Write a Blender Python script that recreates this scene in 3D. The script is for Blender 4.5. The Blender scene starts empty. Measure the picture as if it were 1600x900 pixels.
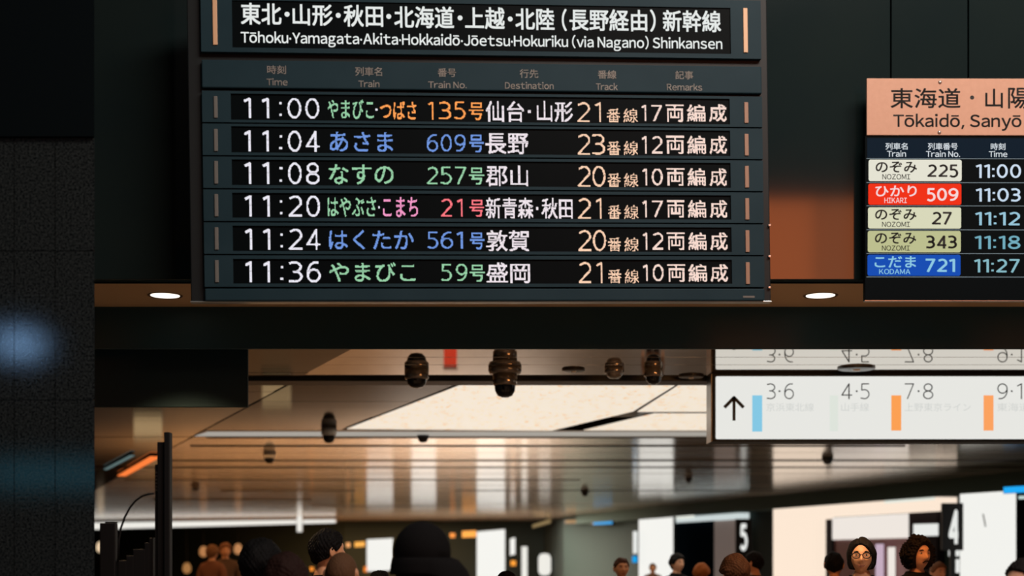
import bpy, bmesh, math, random
import numpy as np
from mathutils import Vector, Matrix, Euler

random.seed(7)
SC = bpy.context.scene
COL = SC.collection
F, HZ, EYE = 2200.0, 870.0, 1.6            # focal length in photo pixels, horizon row, eye height

# ---------------------------------------------------------------- camera, world, lights
cam = bpy.data.cameras.new('camera')
cam.sensor_width = 36.0
cam.lens = 36.0 * F / 1600.0
cam.shift_y = (HZ - 450.0) / 1600.0
cam.clip_end = 300
cam.dof.use_dof = True
cam.dof.focus_distance = 8.9
cam.dof.aperture_fstop = 1.45
camo = bpy.data.objects.new('camera', cam)
camo.location = (0, 0, EYE)
camo.rotation_euler = (math.pi / 2, 0, 0)
COL.objects.link(camo)
SC.camera = camo

w = bpy.data.worlds.new('world')
SC.world = w
w.use_nodes = True
w.node_tree.nodes['Background'].inputs[0].default_value = (0.55, 0.85, 1.0, 1)
w.node_tree.nodes['Background'].inputs[1].default_value = 0.05
SC.view_settings.view_transform = 'Standard'
SC.view_settings.look = 'None'
SC.view_settings.exposure = 0.0
SC.view_settings.gamma = 1.0
SC.view_settings.use_curve_mapping = False
SC.cycles.max_bounces = 8
SC.cycles.sample_clamp_indirect = 6.0
SC.cycles.caustics_reflective = False
SC.cycles.caustics_refractive = False


def lin(c):
    r = []
    for v in c[:3]:
        v = v / 255.0
        r.append(v / 12.92 if v <= 0.04045 else ((v + 0.055) / 1.055) ** 2.4)
    return (r[0], r[1], r[2], 1.0)


def area(name, loc, target, sx, sy, power, col, spread=180):
    l = bpy.data.lights.new(name, 'AREA')
    l.shape = 'RECTANGLE'
    l.size, l.size_y = sx, sy
    l.energy = power
    l.color = lin(col)[:3]
    l.spread = math.radians(spread)
    o = bpy.data.objects.new(name, l)
    o.location = loc
    d = Vector(target) - Vector(loc)
    o.rotation_euler = d.to_track_quat('-Z', 'Y').to_euler()
    COL.objects.link(o)
    return o


# the front concourse, behind the camera: warm lit panel on the right, blue lit displays on the left
area('warm_display_light', (3.50, -3.0, 5.00), (3.50, 5, 5.00), 1.15, 2.8, 62, (255, 128, 62))
area('warm_display_light', (5.15, -3.0, 5.00), (5.15, 5, 5.00), 2.1, 2.8, 78, (255, 132, 68))
area('overhead_light', (3.2, 3.0, 8.0), (1.2, 8.2, 3.4), 5.0, 1.6, 460, (255, 240, 228))
area('blue_display_light', (-5.68, -3.0, 4.05), (-5.68, 5, 4.05), 0.42, 0.28, 7, (150, 200, 255))
area('teal_display_light', (-5.3, -3.0, 2.55), (-5.3, 5, 2.55), 1.5, 0.34, 2.6, (90, 200, 235))
# the hall beyond the beam: unseen fill lamps added for floor bounce
area('hall_fill_light', (-5, 30, 3.26), (-5, 30, 0), 8, 22, 420, (255, 188, 124))
area('hall_fill_light', (4, 24, 3.26), (4, 24, 0), 6, 16, 260, (255, 234, 212))
area('hall_fill_light', (-9, 62, 3.26), (-9, 62, 0), 13, 6, 2100, (255, 184, 116))
area('hall_fill_light', (-1.5, 56, 3.26), (-1.5, 56, 0), 6, 10, 3400, (255, 236, 218))
area('crossing_fill_light', (2.6, 9.2, 3.27), (3.0, 11.0, 1.4), 1.4, 0.25, 58, (255, 176, 104))  # unseen lamp added behind the beam to warm the faces


# ---------------------------------------------------------------- helpers
def P(px, py, Y):
    return Vector(((px - 800.0) / F * Y, Y, EYE + (HZ - py) / F * Y))


def PZ(px, py, z):
    Y = (z - EYE) * F / (HZ - py)
    return Vector(((px - 800.0) / F * Y, Y, z))


def mat(name, rgb, rough=0.6, metal=0.0, spec=0.5, emit=None, strength=1.0, noise=None, bump=None, coat=0.0):
    m = bpy.data.materials.new(name)
    m.use_nodes = True
    nt = m.node_tree
    b = nt.nodes['Principled BSDF']
    b.inputs['Base Color'].default_value = lin(rgb)
    b.inputs['Roughness'].default_value = rough
    b.inputs['Metallic'].default_value = metal
    b.inputs['Specular IOR Level'].default_value = spec
    b.inputs['Coat Weight'].default_value = coat
    if emit is not None:
        b.inputs['Emission Color'].default_value = lin(emit)
        b.inputs['Emission Strength'].default_value = strength
    if noise:
        scale, rgb2, lo, hi = noise
        tc = nt.nodes.new('ShaderNodeTexCoord')
        n = nt.nodes.new('ShaderNodeTexNoise')
        n.inputs['Scale'].default_value = scale
        n.inputs['Detail'].default_value = 4
        r = nt.nodes.new('ShaderNodeValToRGB')
        r.color_ramp.elements[0].position = lo
        r.color_ramp.elements[1].position = hi
        r.color_ramp.elements[0].color = lin(rgb)
        r.color_ramp.elements[1].color = lin(rgb2)
        nt.links.new(tc.outputs['Object'], n.inputs['Vector'])
        nt.links.new(n.outputs['Fac'], r.inputs['Fac'])
        nt.links.new(r.outputs['Color'], b.inputs['Base Color'])
    if bump:
        sx, sy, sz, strength_b = bump
        tc = nt.nodes.new('ShaderNodeTexCoord')
        mp = nt.nodes.new('ShaderNodeMapping')
        mp.inputs['Scale'].default_value = (sx, sy, sz)
        n = nt.nodes.new('ShaderNodeTexNoise')
        n.inputs['Scale'].default_value = 1.0
        n.inputs['Detail'].default_value = 2
        bp = nt.nodes.new('ShaderNodeBump')
        bp.inputs['Strength'].default_value = strength_b
        bp.inputs['Distance'].default_value = 0.01
        nt.links.new(tc.outputs['Object'], mp.inputs['Vector'])
        nt.links.new(mp.outputs['Vector'], n.inputs['Vector'])
        nt.links.new(n.outputs['Fac'], bp.inputs['Height'])
        nt.links.new(bp.outputs['Normal'], b.inputs['Normal'])
    return m


def emis(name, rgb, strength=1.0):
    return mat(name, (8, 8, 8), 0.6, 0, 0.04, rgb, strength)


M = {}
M['board'] = mat('dark_teal_paint', (38, 60, 69), 0.5, 0.0, 0.10, noise=(3, (34, 56, 65), .35, .65))
M['board_frame'] = mat('board_frame_black', (24, 30, 32), 0.5, 0, 0.3)
M['bright_metal'] = mat('bright_trim', (200, 205, 205), 0.3, 0.8)
M['led_glass'] = mat('led_window_black', (6, 13, 16), 0.5, 0, 0.05)
M['slot'] = mat('bar_lit_salmon', (235, 190, 150), 0.45, 0.0)  # metal bar with the warm light put into its colour
M['slot_row'] = mat('bar_lit_copper', (168, 130, 108), 0.5, 0.0)  # right-hand row bars: warm side light put into the colour
M['slot_dim'] = mat('bar_shaded_grey', (112, 112, 108), 0.5, 0.0)  # left-hand row bars: weaker light put into the colour; maker plate too
M['label'] = mat('label_paint', (204, 198, 190), 0.6)
M['title_text'] = emis('title_white', (228, 232, 230), 1.0)
M['black_panel'] = mat('black_panel', (10, 17, 20), 0.6, 0, 0.04)
M['wall'] = mat('wall_panel', (26, 37, 38), 0.075, 0, 0.5, noise=(1.2, (31, 41, 40), .3, .7))
M['soffit'] = mat('soffit_paint', (196, 164, 128), 0.7, 0, 0.2)
M['beam'] = mat('beam_dark', (58, 80, 86), 0.4, 0, 0.10)
M['salmon'] = mat('salmon_plate', (226, 176, 150), 0.5, 0, 0.3, noise=(40, (221, 170, 144), .3, .7))
M['bolt'] = mat('steel_bolt', (190, 175, 165), 0.3, 0.6)
M['ink'] = mat('black_ink', (18, 20, 21), 0.6)
M['granite'] = None
M['mirror_ceiling'] = mat('polished_bronze_ceiling', (205, 192, 176), 0.03, 1.0, bump=(0.3, 2.2, 1, 0.012))
M['bronze_ceiling'] = mat('bronze_ceiling', (220, 208, 192), 0.12, 0.55, 0.5, bump=(0.22, 7.0, 1, 0.30))
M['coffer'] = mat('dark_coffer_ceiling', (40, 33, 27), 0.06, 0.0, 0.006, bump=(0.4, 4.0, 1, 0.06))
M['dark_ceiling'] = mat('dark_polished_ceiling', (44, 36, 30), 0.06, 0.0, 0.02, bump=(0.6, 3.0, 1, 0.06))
M['pale_strip'] = mat('pale_ceiling_trim', (238, 238, 234), 0.3, 0.0)
M['trim_glow'] = emis('trim_added_glow', (206, 200, 190), 0.62)  # glow added to a pale ceiling trim to brighten it
M['trim_dark'] = mat('dark_trim', (28, 24, 20), 0.5)
M['floor'] = mat('floor_stone', (156, 146, 136), 0.5, 0, 0.12, noise=(2, (134, 124, 114), .3, .7))
M['far_wall'] = mat('far_wall', (26, 34, 33), 0.8, 0, 0.1)
M['fascia'] = mat('fascia', (72, 90, 86), 0.8, 0, 0.1)
M['black'] = mat('matte_black', (14, 15, 16), 0.6, 0, 0.3)
M['black_cloth'] = mat('black_cloth', (18, 18, 19), 0.9, 0, 0.1)
M['cam_body'] = mat('camera_grey', (150, 138, 126), 0.2, 0.7)
M['cam_white'] = mat('camera_white', (225, 222, 215), 0.35)
M['cam_lens'] = mat('smoked_dome', (12, 12, 13), 0.08)
M['dark_grey'] = mat('dark_grey', (60, 55, 50), 0.3, 0.3)


def granite():
    m = bpy.data.materials.new('granite')
    m.use_nodes = True
    nt = m.node_tree
    b = nt.nodes['Principled BSDF']
    tc = nt.nodes.new('ShaderNodeTexCoord')
    n = nt.nodes.new('ShaderNodeTexNoise')
    n.inputs['Scale'].default_value = 95
    n.inputs['Detail'].default_value = 5
    n.inputs['Roughness'].default_value = 0.7
    r = nt.nodes.new('ShaderNodeValToRGB')
    for i, (p, c) in enumerate([(0.40, (8, 10, 10)), (0.70, (60, 66, 66))]):
        r.color_ramp.elements[i].position = p
        r.color_ramp.elements[i].color = lin(c)
    nt.links.new(tc.outputs['Object'], n.inputs['Vector'])
    nt.links.new(n.outputs['Fac'], r.inputs['Fac'])
    nt.links.new(r.outputs['Color'], b.inputs['Base Color'])
    rr = nt.nodes.new('ShaderNodeMapRange')
    rr.inputs['From Min'].default_value = 0.3
    rr.inputs['From Max'].default_value = 0.7
    rr.inputs['To Min'].default_value = 0.02
    rr.inputs['To Max'].default_value = 0.09
    nt.links.new(n.outputs['Fac'], rr.inputs['Value'])
    nt.links.new(rr.outputs[0], b.inputs['Roughness'])
    b.inputs['Specular IOR Level'].default_value = 0.3
    bp = nt.nodes.new('ShaderNodeBump')
    bp.inputs['Strength'].default_value = 0.035
    bp.inputs['Distance'].default_value = 0.003
    nt.links.new(n.outputs['Fac'], bp.inputs['Height'])
    nt.links.new(bp.outputs['Normal'], b.inputs['Normal'])
    return m


M['granite'] = granite()


def luminous():
    """Backlit stretched panel: cream light with faint amber veins in the sheet."""
    m = bpy.data.materials.new('luminous_sheet')
    m.use_nodes = True
    nt = m.node_tree
    b = nt.nodes['Principled BSDF']
    tc = nt.nodes.new('ShaderNodeTexCoord')
    mp = nt.nodes.new('ShaderNodeMapping')
    mp.inputs['Scale'].default_value = (1.6, 0.55, 1)
    n = nt.nodes.new('ShaderNodeTexNoise')
    n.inputs['Scale'].default_value = 7.5
    n.inputs['Detail'].default_value = 7
    n.inputs['Roughness'].default_value = 0.65
    n.inputs['Distortion'].default_value = 1.2
    r = nt.nodes.new('ShaderNodeValToRGB')
    r.color_ramp.elements[0].position = 0.31
    r.color_ramp.elements[0].color = lin((236, 178, 112))
    r.color_ramp.elements[1].position = 0.46
    r.color_ramp.elements[1].color = lin((239, 227, 209))
    nt.links.new(tc.outputs['Object'], mp.inputs['Vector'])
    nt.links.new(mp.outputs['Vector'], n.inputs['Vector'])
    nt.links.new(n.outputs['Fac'], r.inputs['Fac'])
    nt.links.new(r.outputs['Color'], b.inputs['Emission Color'])
    b.inputs['Emission Strength'].default_value = 1.0
    b.inputs['Base Color'].default_value = (0.1, 0.1, 0.1, 1)
    return m


M['luminous'] = luminous()


def tag(o, label=None, cat=None, group=None, kind=None):
    if label:
        o['label'] = label
    if cat:
        o['category'] = cat
    if group:
        o['group'] = group
    if kind:
        o['kind'] = kind
    return o


def empty(name, loc, rot=None):
    o = bpy.data.objects.new(name, None)
    COL.objects.link(o)
    o.empty_display_size = 0.1
    o.location = loc
    if rot is not None:
        o.rotation_euler = rot
    return o


def obj(name, bm, m, parent=None, loc=None, smooth=False):
    me = bpy.data.meshes.new(name)
    bm.to_mesh(me)
    bm.free()
    if smooth:
        for p in me.polygons:
            p.use_smooth = True
    if m is not None:
        for q in (m if isinstance(m, (list, tuple)) else [m]):
            me.materials.append(q)
    o = bpy.data.objects.new(name, me)
    COL.objects.link(o)
    if parent is not None:
        o.parent = parent
    if loc is not None:
        o.location = loc
    return o


def box(bm, x0, x1, y0, y1, z0, z1, bev=0.0):
    r = bmesh.ops.create_cube(bm, size=1.0)
    vs = r['verts']
    for v in vs:
        v.co = Vector(((x0 + x1) / 2 + v.co.x * (x1 - x0), (y0 + y1) / 2 + v.co.y * (y1 - y0), (z0 + z1) / 2 + v.co.z * (z1 - z0)))
    if bev > 0:
        es = list({e for v in vs for e in v.link_edges})
        bmesh.ops.bevel(bm, geom=es, offset=bev, segments=2, affect='EDGES', profile=0.5)
    return bm


def boxobj(name, ext, m, parent=None, bev=0.0):
    bm = bmesh.new()
    box(bm, *ext, bev)
    return obj(name, bm, m, parent)


def prism(bm, pts, z0, z1):
    """Vertical prism on a plan polygon of (x, y)."""
    a = [bm.verts.new((x, y, z0)) for x, y in pts]
    b = [bm.verts.new((x, y, z1)) for x, y in pts]
    n = len(pts)
    bm.faces.new(a)
    bm.faces.new(b)
    for i in range(n):
        bm.faces.new((a[i], a[(i + 1) % n], b[(i + 1) % n], b[i]))
    bmesh.ops.recalc_face_normals(bm, faces=bm.faces[:])
    return bm


def lathe(bm, prof, seg=32, c=(0, 0, 0)):
    """Surface of revolution about z, prof = [(r, z)], closed with caps where r = 0."""
    rings = []
    for r, z in prof:
        if r < 1e-6:
            rings.append([bm.verts.new((c[0], c[1], c[2] + z))])
        else:
            rings.append([bm.verts.new((c[0] + r * math.cos(2 * math.pi * k / seg), c[1] + r * math.sin(2 * math.pi * k / seg), c[2] + z)) for k in range(seg)])
    for a, b in zip(rings, rings[1:]):
        for k in range(seg):
            k2 = (k + 1) % seg
            if len(a) == 1 and len(b) == 1:
                continue
            if len(a) == 1:
                bm.faces.new((a[0], b[k2], b[k]))
            elif len(b) == 1:
                bm.faces.new((a[k], a[k2], b[0]))
            else:
                bm.faces.new((a[k], a[k2], b[k2], b[k]))
    bmesh.ops.recalc_face_normals(bm, faces=bm.faces[:])
    return bm


def tube(bm, pts, r, seg=10):
    pts = [Vector(p) for p in pts]
    rings = []
    for i, p in enumerate(pts):
        d = (pts[min(i + 1, len(pts) - 1)] - pts[max(i - 1, 0)]).normalized()
        up = Vector((0, 1, 0)) if abs(d.y) < 0.9 else Vector((1, 0, 0))
        u = d.cross(up).normalized()
        v = d.cross(u)
        rings.append([bm.verts.new(p + r * (math.cos(2 * math.pi * k / seg) * u + math.sin(2 * math.pi * k / seg) * v)) for k in range(seg)])
    for a, b in zip(rings, rings[1:]):
        for k in range(seg):
            bm.faces.new((a[k], a[(k + 1) % seg], b[(k + 1) % seg], b[k]))
    bm.faces.new(rings[0][::-1])
    bm.faces.new(rings[-1])
    bmesh.ops.recalc_face_normals(bm, faces=bm.faces[:])
    return bm


def rrect(x0, x1, z0, z1, r, n=6):
    pts = []
    for cx, cz, a0 in ((x1 - r, z1 - r, 0), (x0 + r, z1 - r, 90), (x0 + r, z0 + r, 180), (x1 - r, z0 + r, 270)):
        for k in range(n + 1):
            a = math.radians(a0 + 90 * k / n)
            pts.append((cx + r * math.cos(a), cz + r * math.sin(a)))
    return pts


def plate(bm, pts, y0, y1):
    """Upright plate: outline (x, z) between depths y0 (front) and y1 (back)."""
    a = [bm.verts.new((x, y0, z)) for x, z in pts]
    b = [bm.verts.new((x, y1, z)) for x, z in pts]
    n = len(pts)
    bm.faces.new(a)
    bm.faces.new(b[::-1])
    for i in range(n):
        bm.faces.new((a[i], b[i], b[(i + 1) % n], a[(i + 1) % n]))
    bmesh.ops.recalc_face_normals(bm, faces=bm.faces[:])
    return bm


# ---------------------------------------------------------------- lettering
_g = {}


def raw_glyph(s):
    if s in _g:
        return _g[s]
    c = bpy.data.curves.new('lettering', 'FONT')
    c.body = s
    c.resolution_u = 4
    o = bpy.data.objects.new('lettering', c)
    COL.objects.link(o)
    me = bpy.data.meshes.new_from_object(o.evaluated_get(bpy.context.evaluated_depsgraph_get()))
    me.calc_loop_triangles()
    v = np.array([(q.co.x, q.co.y) for q in me.vertices], dtype=float).reshape(-1, 2)
    t = np.array([tuple(q.vertices) for q in me.loop_triangles], dtype=int).reshape(-1, 3)
    bpy.data.objects.remove(o)
    bpy.data.meshes.remove(me)
    bpy.data.curves.remove(c)
    _g[s] = (v, t)
    return _g[s]


def polyfan(pts):
    v = np.array(pts, dtype=float)
    return v, np.array([(0, i, i + 1) for i in range(1, len(pts) - 1)], dtype=int)


def quads(*qs):
    v, t = [], []
    for q in qs:
        k = len(v)
        v += list(q)
        t += [(k, k + 1, k + 2), (k, k + 2, k + 3)]
    return np.array(v, dtype=float), np.array(t, dtype=int)


def rect(x0, y0, x1, y1):
    return ((x0, y0), (x1, y0), (x1, y1), (x0, y1))


def disc(cx, cy, r, n=18):
    return polyfan([(cx + r * math.cos(2 * math.pi * k / n), cy + r * math.sin(2 * math.pi * k / n)) for k in range(n)])


def stroke(pts, wd):
    """Round-jointed stroke through the points."""
    vs, ts, k = [], [], 0
    pts = [np.array(p, dtype=float) for p in pts]
    for a, b in zip(pts, pts[1:]):
        d = b - a
        L = np.hypot(*d)
        nrm = np.array((-d[1], d[0])) / L * wd / 2
        v, t = quads((a + nrm, a - nrm, b - nrm, b + nrm))
        vs.append(v)
        ts.append(t + k)
        k += len(v)
    for p in pts[1:-1]:
        v, t = disc(p[0], p[1], wd / 2, 10)
        vs.append(v)
        ts.append(t + k)
        k += len(v)
    return np.vstack(vs), np.vstack(ts)


def arc(cx, cy, rx, ry, a0, a1, n=14):
    return [(cx + rx * math.cos(math.radians(a0 + (a1 - a0) * i / n)), cy + ry * math.sin(math.radians(a0 + (a1 - a0) * i / n))) for i in range(n + 1)]


def digit_strokes(ch, wd):
    """Humanist sign digits, 0.5 wide and 0.73 high, drawn as strokes."""
    h, e = wd / 2, 0.73 - wd / 2
    L, R = h, 0.48 - h
    mx = (L + R) / 2
    rx = (R - L) / 2
    cap = {
        '0': [arc(mx, 0.365, rx, 0.365 - h, 90, 450, 28)],
        '1': [[(mx - 0.16, 0.60), (mx + 0.03, e - 0.005), (mx + 0.03, 0.0)]],
        '2': [[(L + 0.01, 0.63)] + arc(mx - 0.01, e - 0.19, rx - 0.02, 0.19, 130, -25, 14) + [(L, h), (R, h)]],
        '3': [[(L + 0.01, e - 0.03)] + arc(mx - 0.03, e - 0.16, rx - 0.02, 0.16, 105, -90, 12) + [(mx - 0.1, 0.385)], [(mx - 0.05, 0.385)] + arc(mx - 0.03, 0.385 - (0.385 - h) / 2, rx, (0.385 - h) / 2, 90, -110, 14) + [(L, h + 0.02)]],
        '4': [[(R, 0.19), (L, 0.19), (mx + 0.08, e), (mx + 0.08, 0.0)]],
        '5': [[(R - 0.03, e), (L + 0.06, e), (L + 0.05, 0.42)] + arc(mx - 0.03, 0.225, rx, 0.21, 105, -105, 16) + [(L, h + 0.02)]],
        '6': [[(R - 0.03, e)] + arc(mx + 0.09, 0.33, rx + 0.09, e - 0.33, 95, 180, 10) + arc(mx, 0.24, rx, 0.24 - h, 180, 540, 24)],
        '7': [[(L, e), (R, e), (mx - 0.09, 0.0)]],
        '8': [arc(mx, 0.545, rx - 0.03, 0.545 - 0.365 - 0.01 + 0.01 - h + 0.005, 90, 450, 22), arc(mx, 0.2, rx, 0.2 - h, 90, 450, 24)],
        '9': [[(L + 0.03, h)] + arc(mx - 0.09, 0.40, rx + 0.09, 0.40 - h, -85, 0, 10) + arc(mx, 0.49, rx, 0.24 - h, 0, 360, 24)],
    }[ch]
    vs, ts, k = [], [], 0
    for s in cap:
        v, t = stroke(s, wd)
        vs.append(v)
        ts.append(t + k)
        k += len(v)
    return np.vstack(vs), np.vstack(ts)


def layout(s, gap=0.11, wd=0.085):
    """(verts, tris) of a line of lettering in em units; latin letters are set one by one with their own spacing."""
    if all(ord(c) > 0x2000 for c in s):
        return raw_glyph(s)
    vs, ts, k, x = [], [], 0, 0.0
    for c in s:
        if c == ' ':
            x += 0.24
            continue
        if c.isdigit():
            v, t = digit_strokes(c, wd)
        elif c == ':':
            a, ta = quads(rect(0, 0.06, 0.1, 0.16), rect(0, 0.42, 0.1, 0.52))
            v, t = a, ta
        elif c == '·':
            v, t = disc(0.06, 0.31, 0.062)
        elif c == '.':
            v, t = quads(rect(0, 0, 0.1, 0.1))
        elif c == ',':
            v, t = quads(((0.03, 0.1), (-0.03, -0.13), (0.04, -0.13), (0.13, 0.1)))
        elif c in 'ōŌ':
            a, ta = raw_glyph('ｏ' if c == 'ō' else 'Ｏ')
            top = a[:, 1].max()
            b, tb = quads(rect(a[:, 0].min() + 0.07, top + 0.085, a[:, 0].max() - 0.07, top + 0.15))
            v, t = np.vstack([a, b]), np.vstack([ta, tb + len(a)])
        elif ord(c) < 0x7f:
            v, t = raw_glyph(chr(ord(c) + 0xFEE0))
        else:
            v, t = raw_glyph(c)
        v = v.copy()
        x0 = v[:, 0].min()
        v[:, 0] += x - x0
        vs.append(v)
        ts.append(t + k)
        k += len(v)
        adv = v[:, 0].max() - v[:, 0].min()
        x += adv + (gap * 0.45 if c in 'TYFkrvy' else gap)
    return np.vstack(vs), np.vstack(ts)


def fit(vt, x0, x1, z0, z1):
    v, t = vt
    v = v.copy()
    lo, hi = v.min(0), v.max(0)
    v[:, 0] = x0 + (v[:, 0] - lo[0]) / max(hi[0] - lo[0], 1e-6) * (x1 - x0)
    v[:, 1] = z0 + (v[:, 1] - lo[1]) / max(hi[1] - lo[1], 1e-6) * (z1 - z0)
    return v, t


def embolden(vt, d):
    v, t = vt
    vs, ts = [], []
    for i, (dx, dz) in enumerate(((-d, -d), (d, -d), (-d, d), (d, d), (0, 0))):
        vs.append(v + np.array((dx, dz)))
        ts.append(t + i * len(v))
    return np.vstack(vs), np.vstack(ts)


def merge(items):
    vs, ts, k = [], [], 0
    for v, t in items:
        vs.append(v)
        ts.append(t + k)
        k += len(v)
    return np.vstack(vs), np.vstack(ts)


def text_obj(name, items, y, m, parent):
    v, t = merge(items)
    me = bpy.data.meshes.new(name)
    # all letters face -y
    a, b, c = v[t[:, 0]], v[t[:, 1]], v[t[:, 2]]
    cr = (b[:, 0] - a[:, 0]) * (c[:, 1] - a[:, 1]) - (b[:, 1] - a[:, 1]) * (c[:, 0] - a[:, 0])
    t = np.where(cr[:, None] < 0, t[:, ::-1], t)
    me.from_pydata([(p[0], y, p[1]) for p in v], [], [tuple(int(i) for i in q) for q in t])
    me.materials.append(m)
    o = bpy.data.objects.new(name, me)
    COL.objects.link(o)
    if parent is not None:
        o.parent = parent
    return o


PITCH = 1.20 * 7.7 / F


def led_obj(name, items, y, m, parent, z_ref, cover=0.42):
    """Lettering shown on a lamp matrix: the outline is sampled on the lamp grid, every lit lamp is one small square."""
    v, t = merge(items)
    p = PITCH
    ss = 3
    x0, x1 = v[:, 0].min() - p, v[:, 0].max() + p
    ix0, ix1 = math.floor(x0 / p), math.ceil(x1 / p)
    iz0, iz1 = math.floor((v[:, 1].min() - z_ref) / p) - 1, math.ceil((v[:, 1].max() - z_ref) / p) + 1
    W, H = (ix1 - ix0) * ss, (iz1 - iz0) * ss
    g = np.zeros((H, W), dtype=bool)
    q = np.empty_like(v)
    q[:, 0] = (v[:, 0] - ix0 * p) / p * ss - 0.5
    q[:, 1] = (v[:, 1] - z_ref - iz0 * p) / p * ss - 0.5
    for tri in t:
        a, b, c = q[tri[0]], q[tri[1]], q[tri[2]]
        u0, u1 = max(int(min(a[0], b[0], c[0])), 0), min(int(max(a[0], b[0], c[0])) + 2, W)
        w0, w1 = max(int(min(a[1], b[1], c[1])), 0), min(int(max(a[1], b[1], c[1])) + 2, H)
        if u1 <= u0 or w1 <= w0:
            continue
        X, Z = np.meshgrid(np.arange(u0, u1), np.arange(w0, w1))
        e0 = (b[0] - a[0]) * (Z - a[1]) - (b[1] - a[1]) * (X - a[0])
        e1 = (c[0] - b[0]) * (Z - b[1]) - (c[1] - b[1]) * (X - b[0])
        e2 = (a[0] - c[0]) * (Z - c[1]) - (a[1] - c[1]) * (X - c[0])
        g[w0:w1, u0:u1] |= ((e0 >= -1e-6) & (e1 >= -1e-6) & (e2 >= -1e-6)) | ((e0 <= 1e-6) & (e1 <= 1e-6) & (e2 <= 1e-6))
    cov = g.reshape(H // ss, ss, W // ss, ss).mean((1, 3))
    vs, fs = [], []
    k = 0.46 * p
    for j, i in zip(*np.where(cov > cover)):
        cx, cz = (ix0 + i + 0.5) * p, z_ref + (iz0 + j + 0.5) * p
        kz = k * (0.55 if (iz0 + j) % 16 == 0 else 1.0)
        n = len(vs)
        vs += [(cx - k, y, cz - kz), (cx + k, y, cz - kz), (cx + k, y, cz + kz), (cx - k, y, cz + kz)]
        fs.append((n, n + 1, n + 2, n + 3))
    me = bpy.data.meshes.new(name)
    me.from_pydata(vs, [], fs)
    me.materials.append(m)
    o = bpy.data.objects.new(name, me)
    COL.objects.link(o)
    o.parent = parent
    return o


class Pose:
    """An upright panel standing in the place; uv() gives panel coordinates of what is seen at a photo pixel."""

    def __init__(s, name, px, py, Y, yaw=0.0, roll=0.0):
        s.o = empty(name, P(px, py, Y))
        s.M = Matrix.Translation(P(px, py, Y)) @ Matrix.Rotation(yaw, 4, 'Z') @ Matrix.Rotation(roll, 4, 'Y')
        s.o.matrix_world = s.M
        s.o.rotation_euler = s.M.to_euler()
        s.inv = s.M.inverted()

    def uv(s, px, py, y=0.0):
        c = s.inv @ Vector((0, 0, EYE))
        d = s.inv.to_3x3() @ Vector(((px - 800.0) / F, 1.0, (HZ - py) / F))
        k = (y - c.y) / d.y
        q = c + k * d
        return q.x, q.z

    def bb(s, x0, x1, y0, y1, y=0.0):
        """Panel box of a photo box: sizes are taken through the middle of its sides."""
        xm, ym = (x0 + x1) / 2, (y0 + y1) / 2
        return s.uv(x0, ym, y)[0], s.uv(x1, ym, y)[0], s.uv(xm, y1, y)[1], s.uv(xm, y0, y)[1]


# ---------------------------------------------------------------- structure
def struct(name, bm, m):
    o = obj(name, bm, m)
    o['kind'] = 'structure'
    return o


CZ = 3.30                                       # hall ceiling
bm = bmesh.new(); box(bm, -40, 20, -8, 95, -0.1, 0.0)
struct('floor', bm, M['floor'])
# upper wall carrying the boards: wide panels with narrow joints
WY, WZ, BY = 7.95, 3.165, 8.82                   # wall face, soffit height, beam face
ws = (P(1513, 0, WY).x, P(1392, 0, WY).x)
bm = bmesh.new()
edges = [-8.0, -4.2, -2.6, 0.6, ws[1], ws[0], 9.0]
for a, b in zip(edges, edges[1:]):
    g = 0.004
    box(bm, a + g, b - g, WY, WY + .1, WZ, 4.868, 0.004)
    box(bm, a + g, b - g, WY, WY + .1, 4.876, 7.5, 0.004)
box(bm, -8, 9, WY + .07, WY + .12, WZ, 7.5)
struct('wall_front', bm, M['wall'])
bm = bmesh.new(); box(bm, -8, 9, WY + .125, BY + .02, WZ + .001, WZ + .1)
struct('ceiling_soffit', bm, M['soffit'])
bm = bmesh.new(); box(bm, -8, 9, BY, BY + .03, EYE + 325 / F * BY, 3.6, 0.003)
struct('trim_1', bm, M['beam'])
# black bulkhead below the beam at the left
bm = bmesh.new(); box(bm, P(120, 0, 9.0).x, P(387, 0, 9.0).x, 9.0, 9.03, P(0, 636, 9.0).z, 3.3, 0.003)
struct('trim_2', bm, mat('bulkhead', (46, 64, 68), .6, 0, .1))


def left_line(Y):                               # seam along the hall axis
    return -3.0 - (Y - 16.0) * 0.383


# polished front ceiling in three strips
bm = bmesh.new()
for y0, y1 in ((8.86, 11.985), (12.0, 12.46), (12.475, 13.36)):
    box(bm, -2.35 if y0 > 12 else -2.2, 12, y0, y1, CZ, CZ + 0.05, 0.003)
struct('ceiling_front', bm, M['mirror_ceiling'])
# bronze hall ceiling in strips
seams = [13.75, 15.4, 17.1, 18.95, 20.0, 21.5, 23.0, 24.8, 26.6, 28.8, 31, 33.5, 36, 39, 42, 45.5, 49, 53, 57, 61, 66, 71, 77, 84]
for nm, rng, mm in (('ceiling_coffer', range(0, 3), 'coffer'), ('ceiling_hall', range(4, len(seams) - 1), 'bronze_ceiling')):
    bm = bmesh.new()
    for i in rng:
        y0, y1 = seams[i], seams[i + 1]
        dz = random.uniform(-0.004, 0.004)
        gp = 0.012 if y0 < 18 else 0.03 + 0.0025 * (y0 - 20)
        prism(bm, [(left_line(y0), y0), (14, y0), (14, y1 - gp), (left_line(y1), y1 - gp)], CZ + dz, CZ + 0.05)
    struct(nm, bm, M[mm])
cv = empty('glowing_trim', (0, 18.95, CZ))  # pale ceiling trim given a glow of its own
tag(cv, 'long pale trim strip with added glow crossing the ceiling just beyond the glowing panels', 'ceiling light')
bm = bmesh.new(); prism(bm, [(left_line(18.95), .18), (9, .18), (9, .82), (left_line(19.8), .82)], -0.008, -0.002)
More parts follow.
